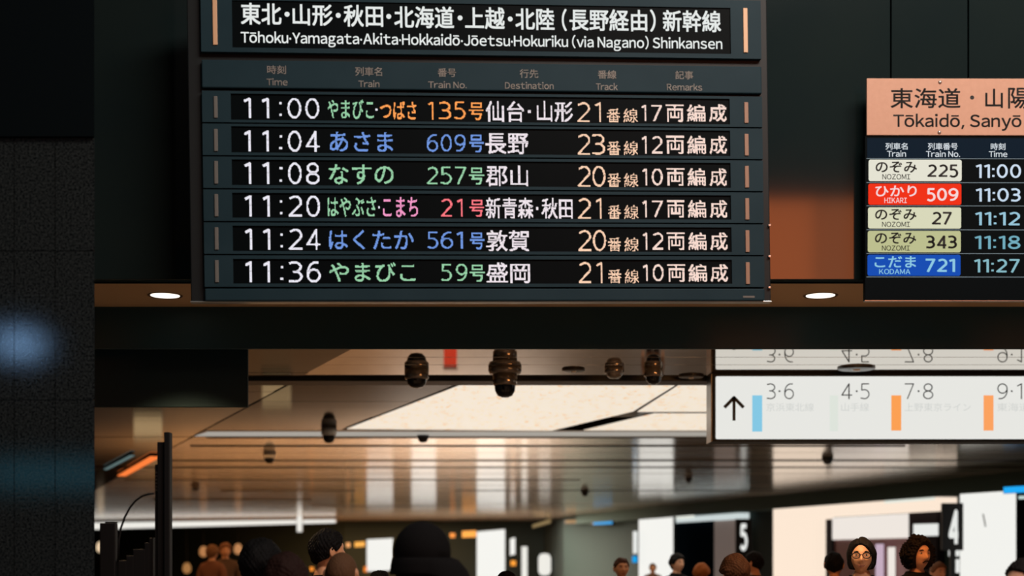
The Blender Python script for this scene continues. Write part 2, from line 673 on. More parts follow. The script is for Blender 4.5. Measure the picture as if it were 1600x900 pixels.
obj('diffuser', bm, M['trim_glow'], cv)  # added glowing face of the trim
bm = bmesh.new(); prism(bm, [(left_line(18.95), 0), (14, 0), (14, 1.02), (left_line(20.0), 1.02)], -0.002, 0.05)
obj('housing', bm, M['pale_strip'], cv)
bm = bmesh.new()
for y, wd, xa, xb in ((20.0, .05, 0, 14), (21.5, .10, 0, 6), (24.8, .08, 0, 14), (26.6, .14, .6, -3.2), (26.7, .07, -1, 14), (31, .10, 0, 1.5), (36, .22, 3, -4), (36, .1, 9, 14), (42, .2, 2, -6), (47, .2, 8, -2)):
    xl = left_line(y) + .2 + xa
    prism(bm, [(xl, y - .03), (xb, y - .03), (xb, y - .03 + wd), (xl, y - .03 + wd)], CZ - 0.016, CZ + 0.04)
struct('trim_7', bm, M['trim_dark'])
bm = bmesh.new(); box(bm, -2.6, 12, 13.38, 13.72, CZ - 0.03, CZ + 0.05, 0.008)
struct('trim_4', bm, M['trim_dark'])
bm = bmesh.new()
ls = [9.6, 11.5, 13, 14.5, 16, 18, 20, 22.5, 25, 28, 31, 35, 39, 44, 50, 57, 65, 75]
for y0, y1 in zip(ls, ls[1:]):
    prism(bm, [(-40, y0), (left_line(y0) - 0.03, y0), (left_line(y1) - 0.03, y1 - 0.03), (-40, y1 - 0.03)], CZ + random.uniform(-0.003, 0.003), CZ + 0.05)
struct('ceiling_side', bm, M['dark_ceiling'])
bm = bmesh.new(); box(bm, -40, 20, 9.3, 95, CZ + 0.06, CZ + 0.2)
struct('ceiling_slab', bm, M['trim_dark'])
# far wall and right-hand wall (both oblique)
RW0, RW1 = Vector((12.63, 20.8)), Vector((2.2, 60.0))   # right wall, plan line
rd = (RW1 - RW0).normalized(); rn = Vector((rd.y, -rd.x))
if rn.x < 0:
    rn = -rn
bm = bmesh.new(); prism(bm, [tuple(RW0), tuple(RW1), tuple(RW1 + rn * 0.3), tuple(RW0 + rn * 0.3)], 0, CZ + 0.05)
struct('wall_right', bm, mat('right_wall', (40, 52, 50), .8, 0, .1))
BW = [(2.2, 60.0), (1.5, 66.0), (-7.9, 66.5), (-26, 80.0), (-38, 80)]
bm = bmesh.new(); prism(bm, BW + [(-38, 80.4), (-26, 80.4), (-7.9, 66.9), (1.5, 66.4), (2.5, 60.3)], 0, CZ + 0.05)
struct('wall_back', bm, M['far_wall'])
bm = bmesh.new(); prism(bm, [(-38, 9.6), (-37.7, 9.6), (-37.7, 80), (-38, 80)], 0, CZ + 0.05)
struct('wall_left', bm, M['far_wall'])


def rwall(px, off=0.0):
    """Point of the right wall's face seen at column px: (x, y) plan."""
    k = (px - 800.0) / F
    a = RW0 - rn * off
    t = (k * a.y - a.x) / (rd.x - k * rd.y)
    return a + rd * t


# ---------------------------------------------------------------- granite pillar
pil = empty('granite_pillar', (-3.4, 6.6, 0))
tag(pil, 'dark speckled granite pillar with black cladding on top at the left edge', 'pillar')
xr = P(148, 0, 6.6).x
zs = P(0, 215, 6.6).z
bm = bmesh.new()
cx = [xr - 1.6, P(22, 0, 6.6).x, P(86, 0, 6.6).x, xr]
cz = [0, 0.85, P(0, 625, 6.6).z, P(0, 392, 6.6).z, zs]
SK, PD = -0.36, 0.45                              # the pillar's flanks run along the hall axis


def skewed(bm, a, b, y0, y1, z0, z1):
    prism(bm, [(a, y0), (b, y0), (b + SK * (y1 - y0), y1), (a + SK * (y1 - y0), y1)], z0, z1)


for a, b in zip(cx, cx[1:]):
    for c, d in zip(cz, cz[1:]):
        skewed(bm, a + 0.002 + 3.4, b - 0.001 + 3.4, 0, PD, c + 0.002, d - 0.002)
skewed(bm, cx[0] + 3.41, xr + 3.395, 0.006, PD - .01, 0, zs)
obj('granite_cladding', bm, M['granite'], pil)
bm = bmesh.new(); skewed(bm, cx[0] + 3.4, xr + 3.4 + 0.004, -0.02, PD, zs, 6.5)
obj('top_cladding', bm, M['black_panel'], pil)

# ---------------------------------------------------------------- departure board
bd = Pose('departure_board', 748, 280, 7.72, yaw=math.atan(0.077), roll=-0.0144)
B = bd.o
tag(B, 'large dark teal hanging departure board with six rows of coloured LED train times', 'departure board')
FY = -0.035
bx0, bx1, bz0, bz1 = bd.bb(295, 1201, -14, 471, 0.0)
boxobj('housing', (bx0, bx1, -0.004, 0.05, bz0, bz1), M['board_frame'], B, 0.006)
boxobj('rear_case', (bx0 + .12, bx1 - .12, 0.05, 0.10, bz0 + .16, bz1), M['board_frame'], B)
boxobj('bottom_rail', (bx0 - 0.004, bx1 + 0.004, -0.012, 0.05, bz0 - 0.006, bz0 + 0.001), M['bright_metal'], B, 0.003)
mx0, mx1 = bd.bb(317, 1192, 240, 260, FY)[:2]


def module(name, py0, py1, win=None, m=None):
    """A face module between the given rows (left-hand photo rows), with an opening for its window."""
    z1 = bd.uv(340, py0, FY)[1] - 0.004
    z0 = bd.uv(340, py1, FY)[1] + 0.004
    bm = bmesh.new()
    if win:
        a, b, c, d = win
        box(bm, mx0, a, FY, -0.004, z0, z1)
        box(bm, b, mx1, FY, -0.004, z0, z1)
        box(bm, a, b, FY, -0.004, z0, c)
        box(bm, a, b, FY, -0.004, d, z1)
        bmesh.ops.remove_doubles(bm, verts=bm.verts[:], dist=1e-5)
    else:
        box(bm, mx0, mx1, FY, -0.004, z0, z1, 0.006)
    return obj(name, bm, m or M['board'], B), z0, z1


def slotbar(parent, x0, x1, y0, y1, m):
    a, b, c, d = bd.bb(x0, x1, y0, y1, FY)
    bm = bmesh.new(); box(bm, a, b, FY - 0.006, FY - 0.0005, c, d, 0.002)
    return obj('side_bar', bm, m, parent)


def BT(s, x0, x1, y0, y1, bold=0.0, **kw):
    a, b, c, d = bd.bb(x0, x1, y0, y1, FY)
    return embolden(fit(layout(s, **kw), a + bold, b - bold, c + bold, d - bold), bold) if bold else fit(layout(s, **kw), a, b, c, d)


PXB = 7.72 / F
# title module
win = list(bd.bb(362, 1141, 0, 0.1, FY)[:2]) + [bd.uv(362, 74, FY)[1], bd.uv(362, 0, FY)[1]]
tm, z0, z1 = module('title_module', -14, 82, win)
boxobj('title_window', (win[0], win[1], -0.028, -0.005, win[2], win[3]), M['led_glass'], tm)
slotbar(tm, 332.5, 339.5, -9, 70.5, M['slot'])
slotbar(tm, 1161.3, 1168, 13, 82.5, M['slot'])
T = []
bo = 0.55 * PXB
for s, x0, x1, y0, y1 in [('東北', 376, 439.6, 3.8, 38), ('山形', 457, 519.7, 6, 39.5), ('秋田', 536.8, 598.6, 7, 41.2), ('北海道', 616, 709.6, 9, 43.2),
                          ('上越', 726.7, 788.6, 10.5, 44.8), ('北陸', 805.4, 866.6, 12, 46.2), ('（', 878, 885.8, 13, 48), ('長野経由', 890, 1011.5, 13.8, 47.8),
                          ('）', 1016, 1024.8, 14, 49), ('新幹線', 1036, 1127, 15, 49.2)]:
    T.append(BT(s, x0, x1, y0, y1, bo))
for x, y in [(448.4, 21.5), (528.4, 23.3), (607.4, 25), (718.9, 27.3), (797.4, 29)]:
    a, b = bd.uv(x, y, FY)
    T.append(disc(a, b, 3.9 * PXB))
text_obj('title_text', T, -0.0285, M['title_text'], tm)
s = 'Tōhoku·Yamagata·Akita·Hokkaidō·Jōetsu·Hokuriku (via Nagano) Shinkansen'
text_obj('title_text', [BT(s, 376, 1129, 51.8, 76.3, 0.25 * PXB)], -0.0285, M['title_text'], tm)
# header module
hm, z0, z1 = module('header_module', 92, 138)
for s, x0, x1, y0, y1 in [('時刻', 417.5, 447, 102.5, 115.6), ('Time', 416.6, 449.3, 122.6, 133.6), ('列車名', 555, 597, 105, 118.8), ('Train', 560, 593, 125.6, 136.4),
                          ('番号', 684, 712.6, 107, 120.3), ('Train No.', 669, 729, 127, 138), ('行先', 812, 841, 108.4, 122), ('Destination', 789, 865, 128.2, 139.3),
                          ('番線', 934, 963, 110, 123.3), ('Track', 931, 965, 129.8, 141), ('記事', 1055, 1083, 111, 124), ('Remarks', 1042, 1097, 130.6, 141.6)]:
    text_obj('column_heading', [BT(s, x0, x1, y0, y1, 0.12 * PXB)], FY - 0.002, M['label'], hm)

LED = {k: emis('led_' + k, c, 1.18) for k, c in dict(white=(232, 230, 240), green=(150, 205, 165), orange=(255, 160, 84), blue=(110, 148, 220), pink=(240, 150, 196),
                                                       red=(250, 118, 128), peach=(250, 208, 178), cream=(246, 218, 206), dest=(236, 226, 232)).items()}
rows = [
    dict(t='11:00', ty=(151.7, 184), win=(146, 187), name=[('やまびこ', 511.5, 584.5, 154.6, 185, 'green'), ('・', 587, 590.5, 168.5, 172, 'white'), ('つばさ', 594, 651, 157.5, 185.8, 'orange')],
         num=[('1', 669, 677), ('3', 686, 705.3), ('5', 709.7, 727.4)], ny=(158, 185.8), nc='orange', go=732.7,
         dest=[('仙台', 759, 819, 157, 189.5), ('・', 825, 829.5, 171, 175.5), ('山形', 838.7, 895.5, 157.5, 190)], tr='21', try_=(159, 190), car='17', cy=(163, 188.8)),
    dict(t='11:04', ty=(203, 236), win=(197, 238), name=[('あさま', 515, 614, 205, 236.3, 'blue')], num=[('6', 667, 684.6), ('0', 689, 706), ('9', 710.5, 727.4)], ny=(209, 236.3), nc='blue', go=732.9,
         dest=[('長野', 759, 826, 207.4, 240)], tr='23', try_=(208.5, 241), car='12', cy=(212, 239)),
    dict(t='11:08', ty=(253, 287), win=(249, 289), name=[('なすの', 514, 615, 256, 287.3, 'green')], num=[('2', 667, 684.3), ('5', 688.5, 706), ('7', 711, 728.8)], ny=(260, 287.3), nc='green', go=733.2,
         dest=[('郡山', 759, 825.6, 258, 291)], tr='20', try_=(258.5, 291), car='10', cy=(262.5, 289)),
    dict(t='11:20', ty=(304.6, 338), win=(301, 340), name=[('はやぶさ', 511.5, 587, 307, 338, 'green'), ('・', 590.5, 594, 321.5, 325, 'white'), ('こまち', 598, 653, 307.5, 338.3, 'pink')],
         num=[('2', 689, 706.7), ('1', 714, 723)], ny=(310, 337.5), nc='red', go=733.6,
         dest=[('新青森', 759, 833.7, 308, 341), ('・', 837.2, 841.8, 322.5, 327), ('秋田', 846.6, 895.5, 309, 341.3)], tr='21', try_=(309, 341), car='17', cy=(312.5, 339)),
    dict(t='11:24', ty=(356.6, 390), win=(352.5, 392), name=[('はくたか', 514, 647, 359, 389.8, 'blue')], num=[('5', 667.8, 684.6), ('6', 689, 708), ('1', 714, 723)], ny=(361.3, 388), nc='blue', go=734,
         dest=[('敦賀', 760, 827.5, 359, 392)], tr='20', try_=(359, 391.6), car='12', cy=(363, 389.6)),
    dict(t='11:36', ty=(407.8, 441), win=(404.5, 443), name=[('やまびこ', 514, 649, 409.5, 440, 'green')], num=[('5', 689.6, 706), ('9', 712.6, 730)], ny=(411.7, 438.8), nc='green', go=734.4,
         dest=[('盛岡', 760.5, 828, 409.6, 442)], tr='21', try_=(409, 441.6), car='10', cy=(412.6, 439)),
]
LY = -0.0265
TW = 0.1
for i, r in enumerate(rows):
    dx = 0.45 * i
    py0 = 140.5 + 51.45 * i
    wl, wr = bd.bb(362.5, 1142, 300, 301, FY)[:2]
    wt, wb = bd.uv(362, r['win'][0], FY)[1], bd.uv(362, r['win'][1], FY)[1]
    mo, z0, z1 = module('row_module', py0, py0 + 51.45, (wl, wr, wb, wt))
    boxobj('led_window', (wl, wr, -0.026, -0.005, wb, wt), M['led_glass'], mo)
    yb = r['ty']
    slotbar(mo, 334.3 + dx * .8, 340 + dx * .8, yb[0] - 1.2, yb[1] + 0.5, M['slot_dim'])
    yr = r['try_']
    slotbar(mo, 1162.8 + dx, 1169 + dx, yr[0] + 1, yr[1] + 2.5, M['slot_row'])
    zr = wb
    t = r['t']
    xs = {0: (380.7, 391.6), 1: (409, 419.8), 3: (449, 470.3), 4: (477, 498.6)}
    tx = []
    for k in (0, 1, 3, 4):
        a, b = xs[k]
        if t[k] == '1' and k > 1:
            a, b = a + 5, b - 5
        sl = 0.0125 - 0.0028 * i
        dy = (a - 380) * sl * 0.6
        tx.append(BT(t[k], a + dx, b + dx, yb[0] + dy, yb[1] + dy, wd=0.072 if t[k] != '1' else 0.085))
    for yc in (yb[0] + 9, yb[1] - 5.5):
        a, b, c, d = bd.bb(436 + dx, 440 + dx, yc - 1.8, yc + 1.8, FY)
        tx.append(quads(rect(a, c, b, d)))
    led_obj('led_time', tx, LY, LED['white'], mo, zr)
    for s, x0, x1, y0, y1, c in r['name']:
        if s == '・':
            a, b, cc, d = bd.bb(x0, x1, y0, y1, FY)
            led_obj('led_separator', [quads(rect(a, cc, b, d))], LY, LED[c], mo, zr)
        else:
            led_obj('led_train_name', [BT(s, x0, x1, y0, y1, 0.2 * PXB)], LY, LED[c], mo, zr)
    tx = [BT(ch, a, b, r['ny'][0], r['ny'][1], wd=0.072) for ch, a, b in r['num']]
    tx.append(BT('号', r['go'], r['go'] + 23.2, r['ny'][0] + 1, r['ny'][1] + 0.8, 0.25 * PXB))
    led_obj('led_train_number', tx, LY, LED[r['nc']], mo, zr)
    tx = []
    for s, x0, x1, y0, y1 in r['dest']:
        if s == '・':
            a, b, cc, d = bd.bb(x0, x1, y0, y1, FY)
            tx.append(quads(rect(a, cc, b, d)))
        else:
            tx.append(BT(s, x0, x1, y0, y1, 0.3 * PXB))
    led_obj('led_destination', tx, LY, LED['dest'], mo, zr)
    tx = []
    n1, n2 = r['tr']
    tx.append(BT(n1, 902 + dx, 922 + dx, yr[0], yr[1], wd=0.066))
    tx.append(BT(n2, *((930 + dx, 939 + dx) if n2 == '1' else (925 + dx, 945.5 + dx)), yr[0], yr[1], wd=0.066))
    by = yr[1] + 0.6
    tx.append(BT('番', 948.6 + dx * .9, 969.6 + dx * .9, by - 21.5, by, 0))
    tx.append(BT('線', 974.6 + dx * .9, 997 + dx * .9, by - 21.5, by, 0))
    led_obj('led_track', tx, LY, LED['peach'], mo, zr)
    c1, c2 = r['car']
    y0, y1 = r['cy']
    tx = [BT(c1, 1003 + dx, 1010 + dx, y0, y1, wd=0.085), BT(c2, 1018 + dx, 1035 + dx, y0, y1, wd=0.076)]
    for s, x0, x1 in (('両', 1041, 1069), ('編', 1074, 1102.5), ('成', 1108.5, 1135.5)):
        tx.append(BT(s, x0 + dx, x1 + dx, y0 - 0.5, y1 + 0.8, 0.3 * PXB))
    led_obj('led_remarks', tx, LY, LED['cream'], mo, zr)
fm, z0, z1 = module('bottom_module', 449.5, 471)
a, b, c, d = bd.bb(1161, 1179, 461.5, 466, FY)
boxobj('maker_plate', (a, b, FY - 0.002, FY - 0.0003, c + 0.003, d - 0.003), M['slot_dim'], fm)
for py in (353, 401.5, 450):
    a, b, c, d = bd.bb(1199.5, 1203, py - 1.5, py + 1.5, 0.0)
    boxobj('side_latch', (a, b, -0.02, 0.02, c, d), M['bright_metal'], B, 0.001)
# hangers fixing the board to the wall
for px in (460, 1040):
    a, b, c, d = bd.bb(px - 22, px + 22, 150, 300, 0.2)
    boxobj('wall_bracket', (a, b, 0.095, 0.29 if px < 700 else 0.15, c, d), M['board_frame'], B)

# ---------------------------------------------------------------- Tokaido departure sign at the right
sg = Pose('train_display', 1476, 300, 7.835, yaw=0.006)
S = sg.o
tag(S, 'smaller black departure display with salmon header plate and coloured train name blocks', 'departure board')
XR = 1660
PXS = 7.835 / F


def ST(s_, x0, x1, y0, y1, bold=0.0, **kw):
    a, b, c, d = sg.bb(x0, x1, y0, y1, 0)
    v = fit(layout(s_, **kw), a + bold, b - bold, c + bold, d - bold)
    return embolden(v, bold) if bold else v


x0, x1, z0, z1 = sg.bb(1350.5, XR, 213.5, 470, 0)
boxobj('housing', (x0, x1, -0.012, 0.03, z0, z1), M['black_panel'], S, 0.003)
boxobj('rear_case', (x0 + .14, x1, 0.03, 0.07, z0 + .16, z1 + .1), M['board_frame'], S)
boxobj('mounting_plate', (x0 + 0.25, x1 - 0.15, 0.065, 0.110, z0 + 0.25, z1 - 0.05), M['board_frame'], S)
boxobj('bottom_edge', (x0, x1, -0.013, 0.03, z0 - 0.003, z0 - 0.0005), M['bright_metal'], S)
x0, x1, z0, z1 = sg.bb(1353, XR, 124.5, 213, 0)
hp = boxobj('header_plate', (x0, x1, -0.02, 0.0, z0, z1), M['salmon'], S, 0.002)
for px, py in ((1467, 130.5), (1466, 208.5)):
    u, v = sg.uv(px, py, 0)
    bm = bmesh.new(); lathe(bm, [(0, -0.006), (0.006, -0.006), (0.0095, -0.003), (0.0105, 0.0), (0, 0.0)], 16)
    o = obj('bolt', bm, M['bolt'], hp, (u, -0.0201, v), True)
    o.rotation_euler = (math.radians(-90), 0, 0)
T = [ST('東海道', 1390, 1499, 139.5, 171, .35 * PXS), ST('山', 1537.5, 1565, 140.5, 170.5, .35 * PXS), ST('陽', 1573, 1606, 139, 171.5, .35 * PXS)]
u, v = sg.uv(1517, 154.3, 0)
T.append(disc(u, v, 3.2 * PXS))
text_obj('header_text', T, -0.0206, M['ink'], hp)
text_obj('header_text', [ST('Tōkaidō, Sanyō', 1394, 1594, 179.5, 206, .35 * PXS)], -0.0206, M['ink'], hp)
M['navy'] = mat('navy_strip', (12, 26, 40), 0.6, 0, 0.04, (12, 30, 44), 0.35)
M['pale_text'] = emis('pale_display_text', (214, 222, 228))
a, b, c, d = sg.bb(1354, XR - 1, 217, 248, 0)
hs = boxobj('heading_strip', (a, b, -0.0135, -0.0125, c, d), M['navy'], S)
for s, x0, x1, y0, y1 in [('列車名', 1382.5, 1417, 224.3, 235), ('Train', 1385, 1414.5, 236.3, 246), ('列車番号', 1448.7, 1495, 224.5, 235.3), ('Train No.', 1445.7, 1498.7, 236.6, 246.4),
                          ('時刻', 1546.7, 1569.5, 224.8, 235.5), ('Time', 1543.7, 1572.5, 236.8, 246.6)]:
    text_obj('heading_text', [ST(s, x0, x1, y0, y1, 0.12 * PXS)], -0.014, M['pale_text'], hs)
M['rule'] = emis('thin_rule', (120, 132, 138))
for y in (249, 286.4, 322.6, 360, 397, 433.6):
    a, b, c, d = sg.bb(1353, XR - 1, y - 0.45, y + 0.45, 0)
    boxobj('divider', (a, b, -0.0135, -0.0125, c, d), M['rule'], S)
K = {k: emis('block_' + k, c) for k, c in dict(white=(228, 226, 210), red=(240, 48, 18), cream=(216, 216, 186), olive=(188, 190, 142), blue=(16, 76, 178)).items()}
KT = {k: emis('text_' + k, c) for k, c in dict(pink=(246, 214, 214), sky=(140, 200, 226), t1=(206, 222, 240), t2=(196, 216, 236), t3=(150, 196, 216), t4=(112, 170, 188), t5=(134, 184, 196)).items()}
for (nm, ro, num, tm_, blk, tcol, tic, by, ky, ry, nx, ny, tx0, ty) in [
    ('のぞみ', 'NOZOMI', '225', '11:00', 'white', None, 't1', (250.7, 284), (253.5, 271), (273.2, 281.6), (1447.5, 1496), (258, 278.8), (1523.3, 1594), (257.6, 279.2)),
    ('ひかり', 'HIKARI', '509', '11:03', 'red', 'pink', 't2', (288, 321), (291, 308), (310, 318.2), (1447, 1496), (295, 316), (1523.2, 1593.3), (295, 316)),
    ('のぞみ', 'NOZOMI', '27', '11:12', 'cream', None, 't3', (325, 358), (327.5, 345), (347.5, 355.6), (1454.5, 1486), (332, 352.4), (1522.3, 1592.5), (332, 353)),
    ('のぞみ', 'NOZOMI', '343', '11:18', 'olive', None, 't4', (361.8, 395), (364.2, 382), (384.5, 392.6), (1445.7, 1494), (368.7, 389.4), (1521.5, 1593), (369, 390)),
    ('こだま', 'KODAMA', '721', '11:27', 'blue', 'sky', 't5', (398.8, 431.7), (401, 419), (421.2, 429.2), (1445, 1491), (405, 426.3), (1520.6, 1592), (405.5, 427)),
]:
    xa = 1356.3 - (by[0] - 250) * 0.012
    a, b, c, d = sg.bb(xa, xa + 145, by[0], by[1], 0)
    bm = bmesh.new(); plate(bm, rrect(a, b, c, d, 3.2 * PXS), -0.0145, -0.0125)
    bl = obj('train_block', bm, K[blk], S)
    tmx = M['ink'] if tcol is None else KT[tcol]
    off = -(by[0] - 250) * 0.010
    text_obj('train_name', [ST(nm, 1367 + off, 1431.5 + off, ky[0], ky[1], .3 * PXS)], -0.0152, tmx, bl)
    rx0, rx1 = {'NOZOMI': (1377.5, 1421), 'HIKARI': (1381, 1416), 'KODAMA': (1373.5, 1422)}[ro]
    text_obj('train_name', [ST(ro, rx0 + off * .6, rx1 + off * .6, ry[0], ry[1], .08 * PXS)], -0.0152, tmx, bl)
    text_obj('train_number', [ST(num, nx[0], nx[1], ny[0], ny[1], wd=0.112, gap=0.07)], -0.0152, tmx, bl)
    text_obj('departure_time', [ST(tm_, tx0[0], tx0[1], ty[0], ty[1], wd=0.1, gap=0.1)], -0.014, KT[tic], S)

# ---------------------------------------------------------------- hanging white platform sign
pf = Pose('platform_sign', 1380, 636, 13.03)
Q = pf.o
tag(Q, 'long white backlit platform number sign with an up arrow under the ceiling', 'sign')
PXQ = 13.03 / F
M['sign_white'] = emis('sign_white', (231, 231, 226), 1.0)
x0, x1, z0, z1 = pf.bb(1113, 1660, 583.2, 690, 0)
boxobj('sign_frame', (x0, x1, -0.01, 0.3, z0, CZ - pf.M.translation.z - 0.001), M['black'], Q, 0.004)
boxobj('side_cap', (x0 - 0.012, x0, 0.0, 0.31, z0, z1 - 0.004), M['dark_grey'], Q, 0.003)
a, b, c, d = pf.bb(1118, 1655, 588.3, 686.3, 0)
bm = bmesh.new(); plate(bm, rrect(a, b, c, d, 0.015), -0.014, -0.009)
fc = obj('lit_face', bm, M['sign_white'], Q)


def QT(s_, x0, x1, y0, y1, **kw):
    a, b, c, d = pf.bb(x0, x1, y0, y1, 0)
    return fit(layout(s_, **kw), a, b, c, d)


def qxy(px, py):
    return pf.uv(px, py, 0)


T = [stroke([qxy(1146.5, 657.5), qxy(1146.5, 620)], 4.8 * PXQ), stroke([qxy(1131.5, 637), qxy(1146.5, 621.5), qxy(1161.5, 637)], 5.2 * PXQ)]
text_obj('arrow', T, -0.0146, M['ink'], fc)
M['thin_ink'] = mat('sign_ink', (12, 16, 17), 0.6)
for s, parts in (('3·6', ((1197.5, 1211.5), 1217.5, (1225, 1240))), ('4·5', ((1314, 1331), 1338, (1344, 1358))), ('7·8', ((1413, 1427.5), 1434.5, (1441.5, 1457.5)))):
    T = [QT(s[0], parts[0][0], parts[0][1], 599.3, 624, wd=0.05), QT(s[2], parts[2][0], parts[2][1], 599.3, 624, wd=0.05)]
    u, v = qxy(parts[1], 611.5)
    T.append(disc(u, v, 1.5 * PXQ))
    text_obj('platform_number', T, -0.0146, M['thin_ink'], fc)
u, v = qxy(1580, 611.5)
text_obj('platform_number', [QT('9', 1557.5, 1573.5, 599.3, 624, wd=0.05), disc(u, v, 1.5 * PXQ), QT('1', 1588, 1596, 599.3, 624, wd=0.05), QT('0', 1605, 1620, 599.3, 624, wd=0.05)], -0.0146, M['thin_ink'], fc)
M['faint'] = emis('faint_lettering', (208, 210, 206))
M['faint2'] = emis('faint_green', (220, 226, 218))
for s, x0, x1 in (('京浜東北線', 1197, 1271), ('山手線', 1314, 1357), ('上野東京ライン', 1413, 1516), ('東海道線', 1557, 1625)):
    text_obj('line_name', [QT(s, x0, x1, 630, 643)], -0.0146, M['faint'], fc)
for k, (x0, x1, y0, y1, c) in {'sky_blue': (1175, 1190.5, 618, 674.6, (132, 200, 228)), 'pale_green': (1296, 1309, 618, 674, (222, 228, 219)), 'orange': (1392, 1407.5, 618, 673, (252, 160, 84)),
                               'orange_peach': (1536, 1551.5, 618, 673, (252, 162, 96))}.items():
    a, b, c0, d = pf.bb(x0, x1, y0, y1, 0)
    text_obj('line_colour_bar', [quads(rect(a, c0, b, d))], -0.0146, emis('bar_' + k, c), fc)

# ---------------------------------------------------------------- downlights in the soffit
M['lamp'] = emis('lamp_glow', (255, 244, 226), 1.6)
M['ring'] = mat('lamp_ring', (130, 100, 70), 0.35, 0.4)
for px, lab in ((258, 'round recessed downlight in the soffit left of the big board'), (1282, 'round recessed downlight in the soffit between the two boards')):
    c = PZ(px, 461.5, WZ + .001)
    e = empty('downlight', c)
    tag(e, lab, 'ceiling light', 'soffit downlights')
    R_ = 0.086
    bm = bmesh.new(); lathe(bm, [(R_, -0.001), (R_ + 0.014, -0.005), (R_ + 0.018, -0.001)], 40)
    obj('rim', bm, M['ring'], e, None, True)
    bm = bmesh.new(); lathe(bm, [(0, -0.003), (R_, -0.003), (R_, -0.001), (0, -0.001)], 40)
    obj('lamp_lens', bm, M['lamp'], e)
    l = bpy.data.lights.new('downlight_lamp', 'SPOT')
    l.energy, l.color, l.spot_size, l.spot_blend, l.shadow_soft_size = 260, lin((255, 214, 165))[:3], math.radians(100), .6, .07
    lo = bpy.data.objects.new('downlight_lamp', l)
    lo.location = (c.x, c.y, c.z - 0.012)
    COL.objects.link(lo)

# ---------------------------------------------------------------- luminous ceiling panels
def lum(pts, lab):
    pl = [PZ(x, y, CZ - 0.015) for x, y in pts]
    c = sum((q.xy for q in pl), Vector((0, 0))) / len(pl)
    e = empty('luminous_ceiling_panel', (c.x, c.y, CZ - 0.015))
    tag(e, lab, 'ceiling light', 'luminous ceiling panels')
    bm = bmesh.new(); prism(bm, [(q.x - c.x, q.y - c.y) for q in pl], 0, 0.006)
    obj('light_sheet', bm, M['luminous'], e)
    bm = bmesh.new(); prism(bm, [((q.x - c.x) * 1.012, (q.y - c.y) * 1.012) for q in pl], 0.0065, 0.012)
    obj('panel_frame', bm, M['trim_dark'], e)


lum([(728, 599), (1060, 599), (989, 643), (862, 673), (542, 670.5)], 'widest glowing cream ceiling panel, left of the white platform sign')
lum([(1066, 599), (1330, 599), (1330, 644), (996, 643.5)], 'glowing cream ceiling panel directly beside the platform sign edge')
lum([(1022, 646.5), (1330, 646.5), (1330, 673), (912, 672.5)], 'lowest narrow glowing cream ceiling panel, past a dark gap')

bk = [PZ(x, y, CZ - 0.003) for x, y in ((725, 598), (1340, 598), (1340, 676), (534, 671.8))]
bm = bmesh.new(); prism(bm, [(q.x, q.y) for q in bk], CZ - 0.002, CZ + 0.04)
struct('trim_6', bm, mat('panel_bed', (20, 18, 15), .9, 0, 0.0))

# ---------------------------------------------------------------- ceiling cameras and fittings
def dome(px, py, wpx, hpx, lab, body, lens, kind='dome'):
    c = PZ(px, py, CZ)
    k = c.y / F
    e = empty('security_camera', c)
    r, h = wpx * k / 2, hpx * k
    if kind == 'ptz':
        tag(e, lab, 'security camera')
        bm = bmesh.new(); lathe(bm, [(0, 0), (r, 0), (r, -h * .10), (r * .92, -h * .2), (r * .78, -h * .22), (0, -h * .22)], 36)
        obj('collar', bm, body, e, None, True)
        bm = bmesh.new(); lathe(bm, [(0, -h * .21), (r * .74, -h * .21), (r * .72, -h * .55), (r * .66, -h * .6), (0, -h * .6)], 36)
        obj('body', bm, body, e, None, True)
        bm = bmesh.new(); lathe(bm, [(r * .64, -h * .59), (r * .6, -h * .78), (r * .44, -h * .94), (r * .2, -h), (0, -h)], 36)
        obj('dome', bm, lens, e, None, True)
        return
    tag(e, lab, 'security camera', 'dome cameras on the ceiling')
    bm = bmesh.new(); lathe(bm, [(0, 0), (r, 0), (r, -h * .42), (r * .9, -h * .5), (0, -h * .5)], 32)
    obj('base', bm, body, e, None, True)
    bm = bmesh.new(); lathe(bm, [(r * .82, -h * .5), (r * .74, -h * .75), (r * .5, -h * .93), (0, -h)], 32)
    obj('dome', bm, lens, e, None, True)


dome(789, 575, 52, 46, 'large dark pan and tilt camera with wide collar under the beam', M['cam_body'], M['cam_lens'], 'ptz')
dome(651, 579, 38, 28, 'grey dome camera left of the large collared camera', M['cam_body'], M['cam_lens'])
dome(960, 575, 31, 17, 'grey dome camera with a small flat lens, right of the large camera', M['cam_body'], M['cam_body'])
dome(1021, 577, 30, 24, 'dome camera with black lens nearest the white platform sign', M['cam_body'], M['cam_lens'])
dome(514, 668, 24, 25, 'white dome camera with dark lens beside the bright ceiling panel corner', M['cam_white'], M['cam_lens'])
dome(421, 707, 19, 18, 'small white dome camera further left on the brown ceiling', M['cam_white'], M['cam_lens'])
dome(661, 679, 19, 13, 'black dome camera below the bright ceiling panel', M['cam_lens'], M['cam_lens'])
dome(1293, 714, 18, 12, 'black dome camera just under the white platform sign', M['cam_lens'], M['cam_lens'])
dome(914, 766, 13, 10, 'tiny black dome camera far along the shiny ceiling', M['cam_lens'], M['cam_lens'])
dome(1076, 746, 12, 9, 'tiny black dome camera left of the orange shopfront', M['cam_lens'], M['cam_lens'])
dome(306, 757, 14, 10, 'tiny dark dome camera above the left light strip', M['cam_body'], M['cam_lens'])
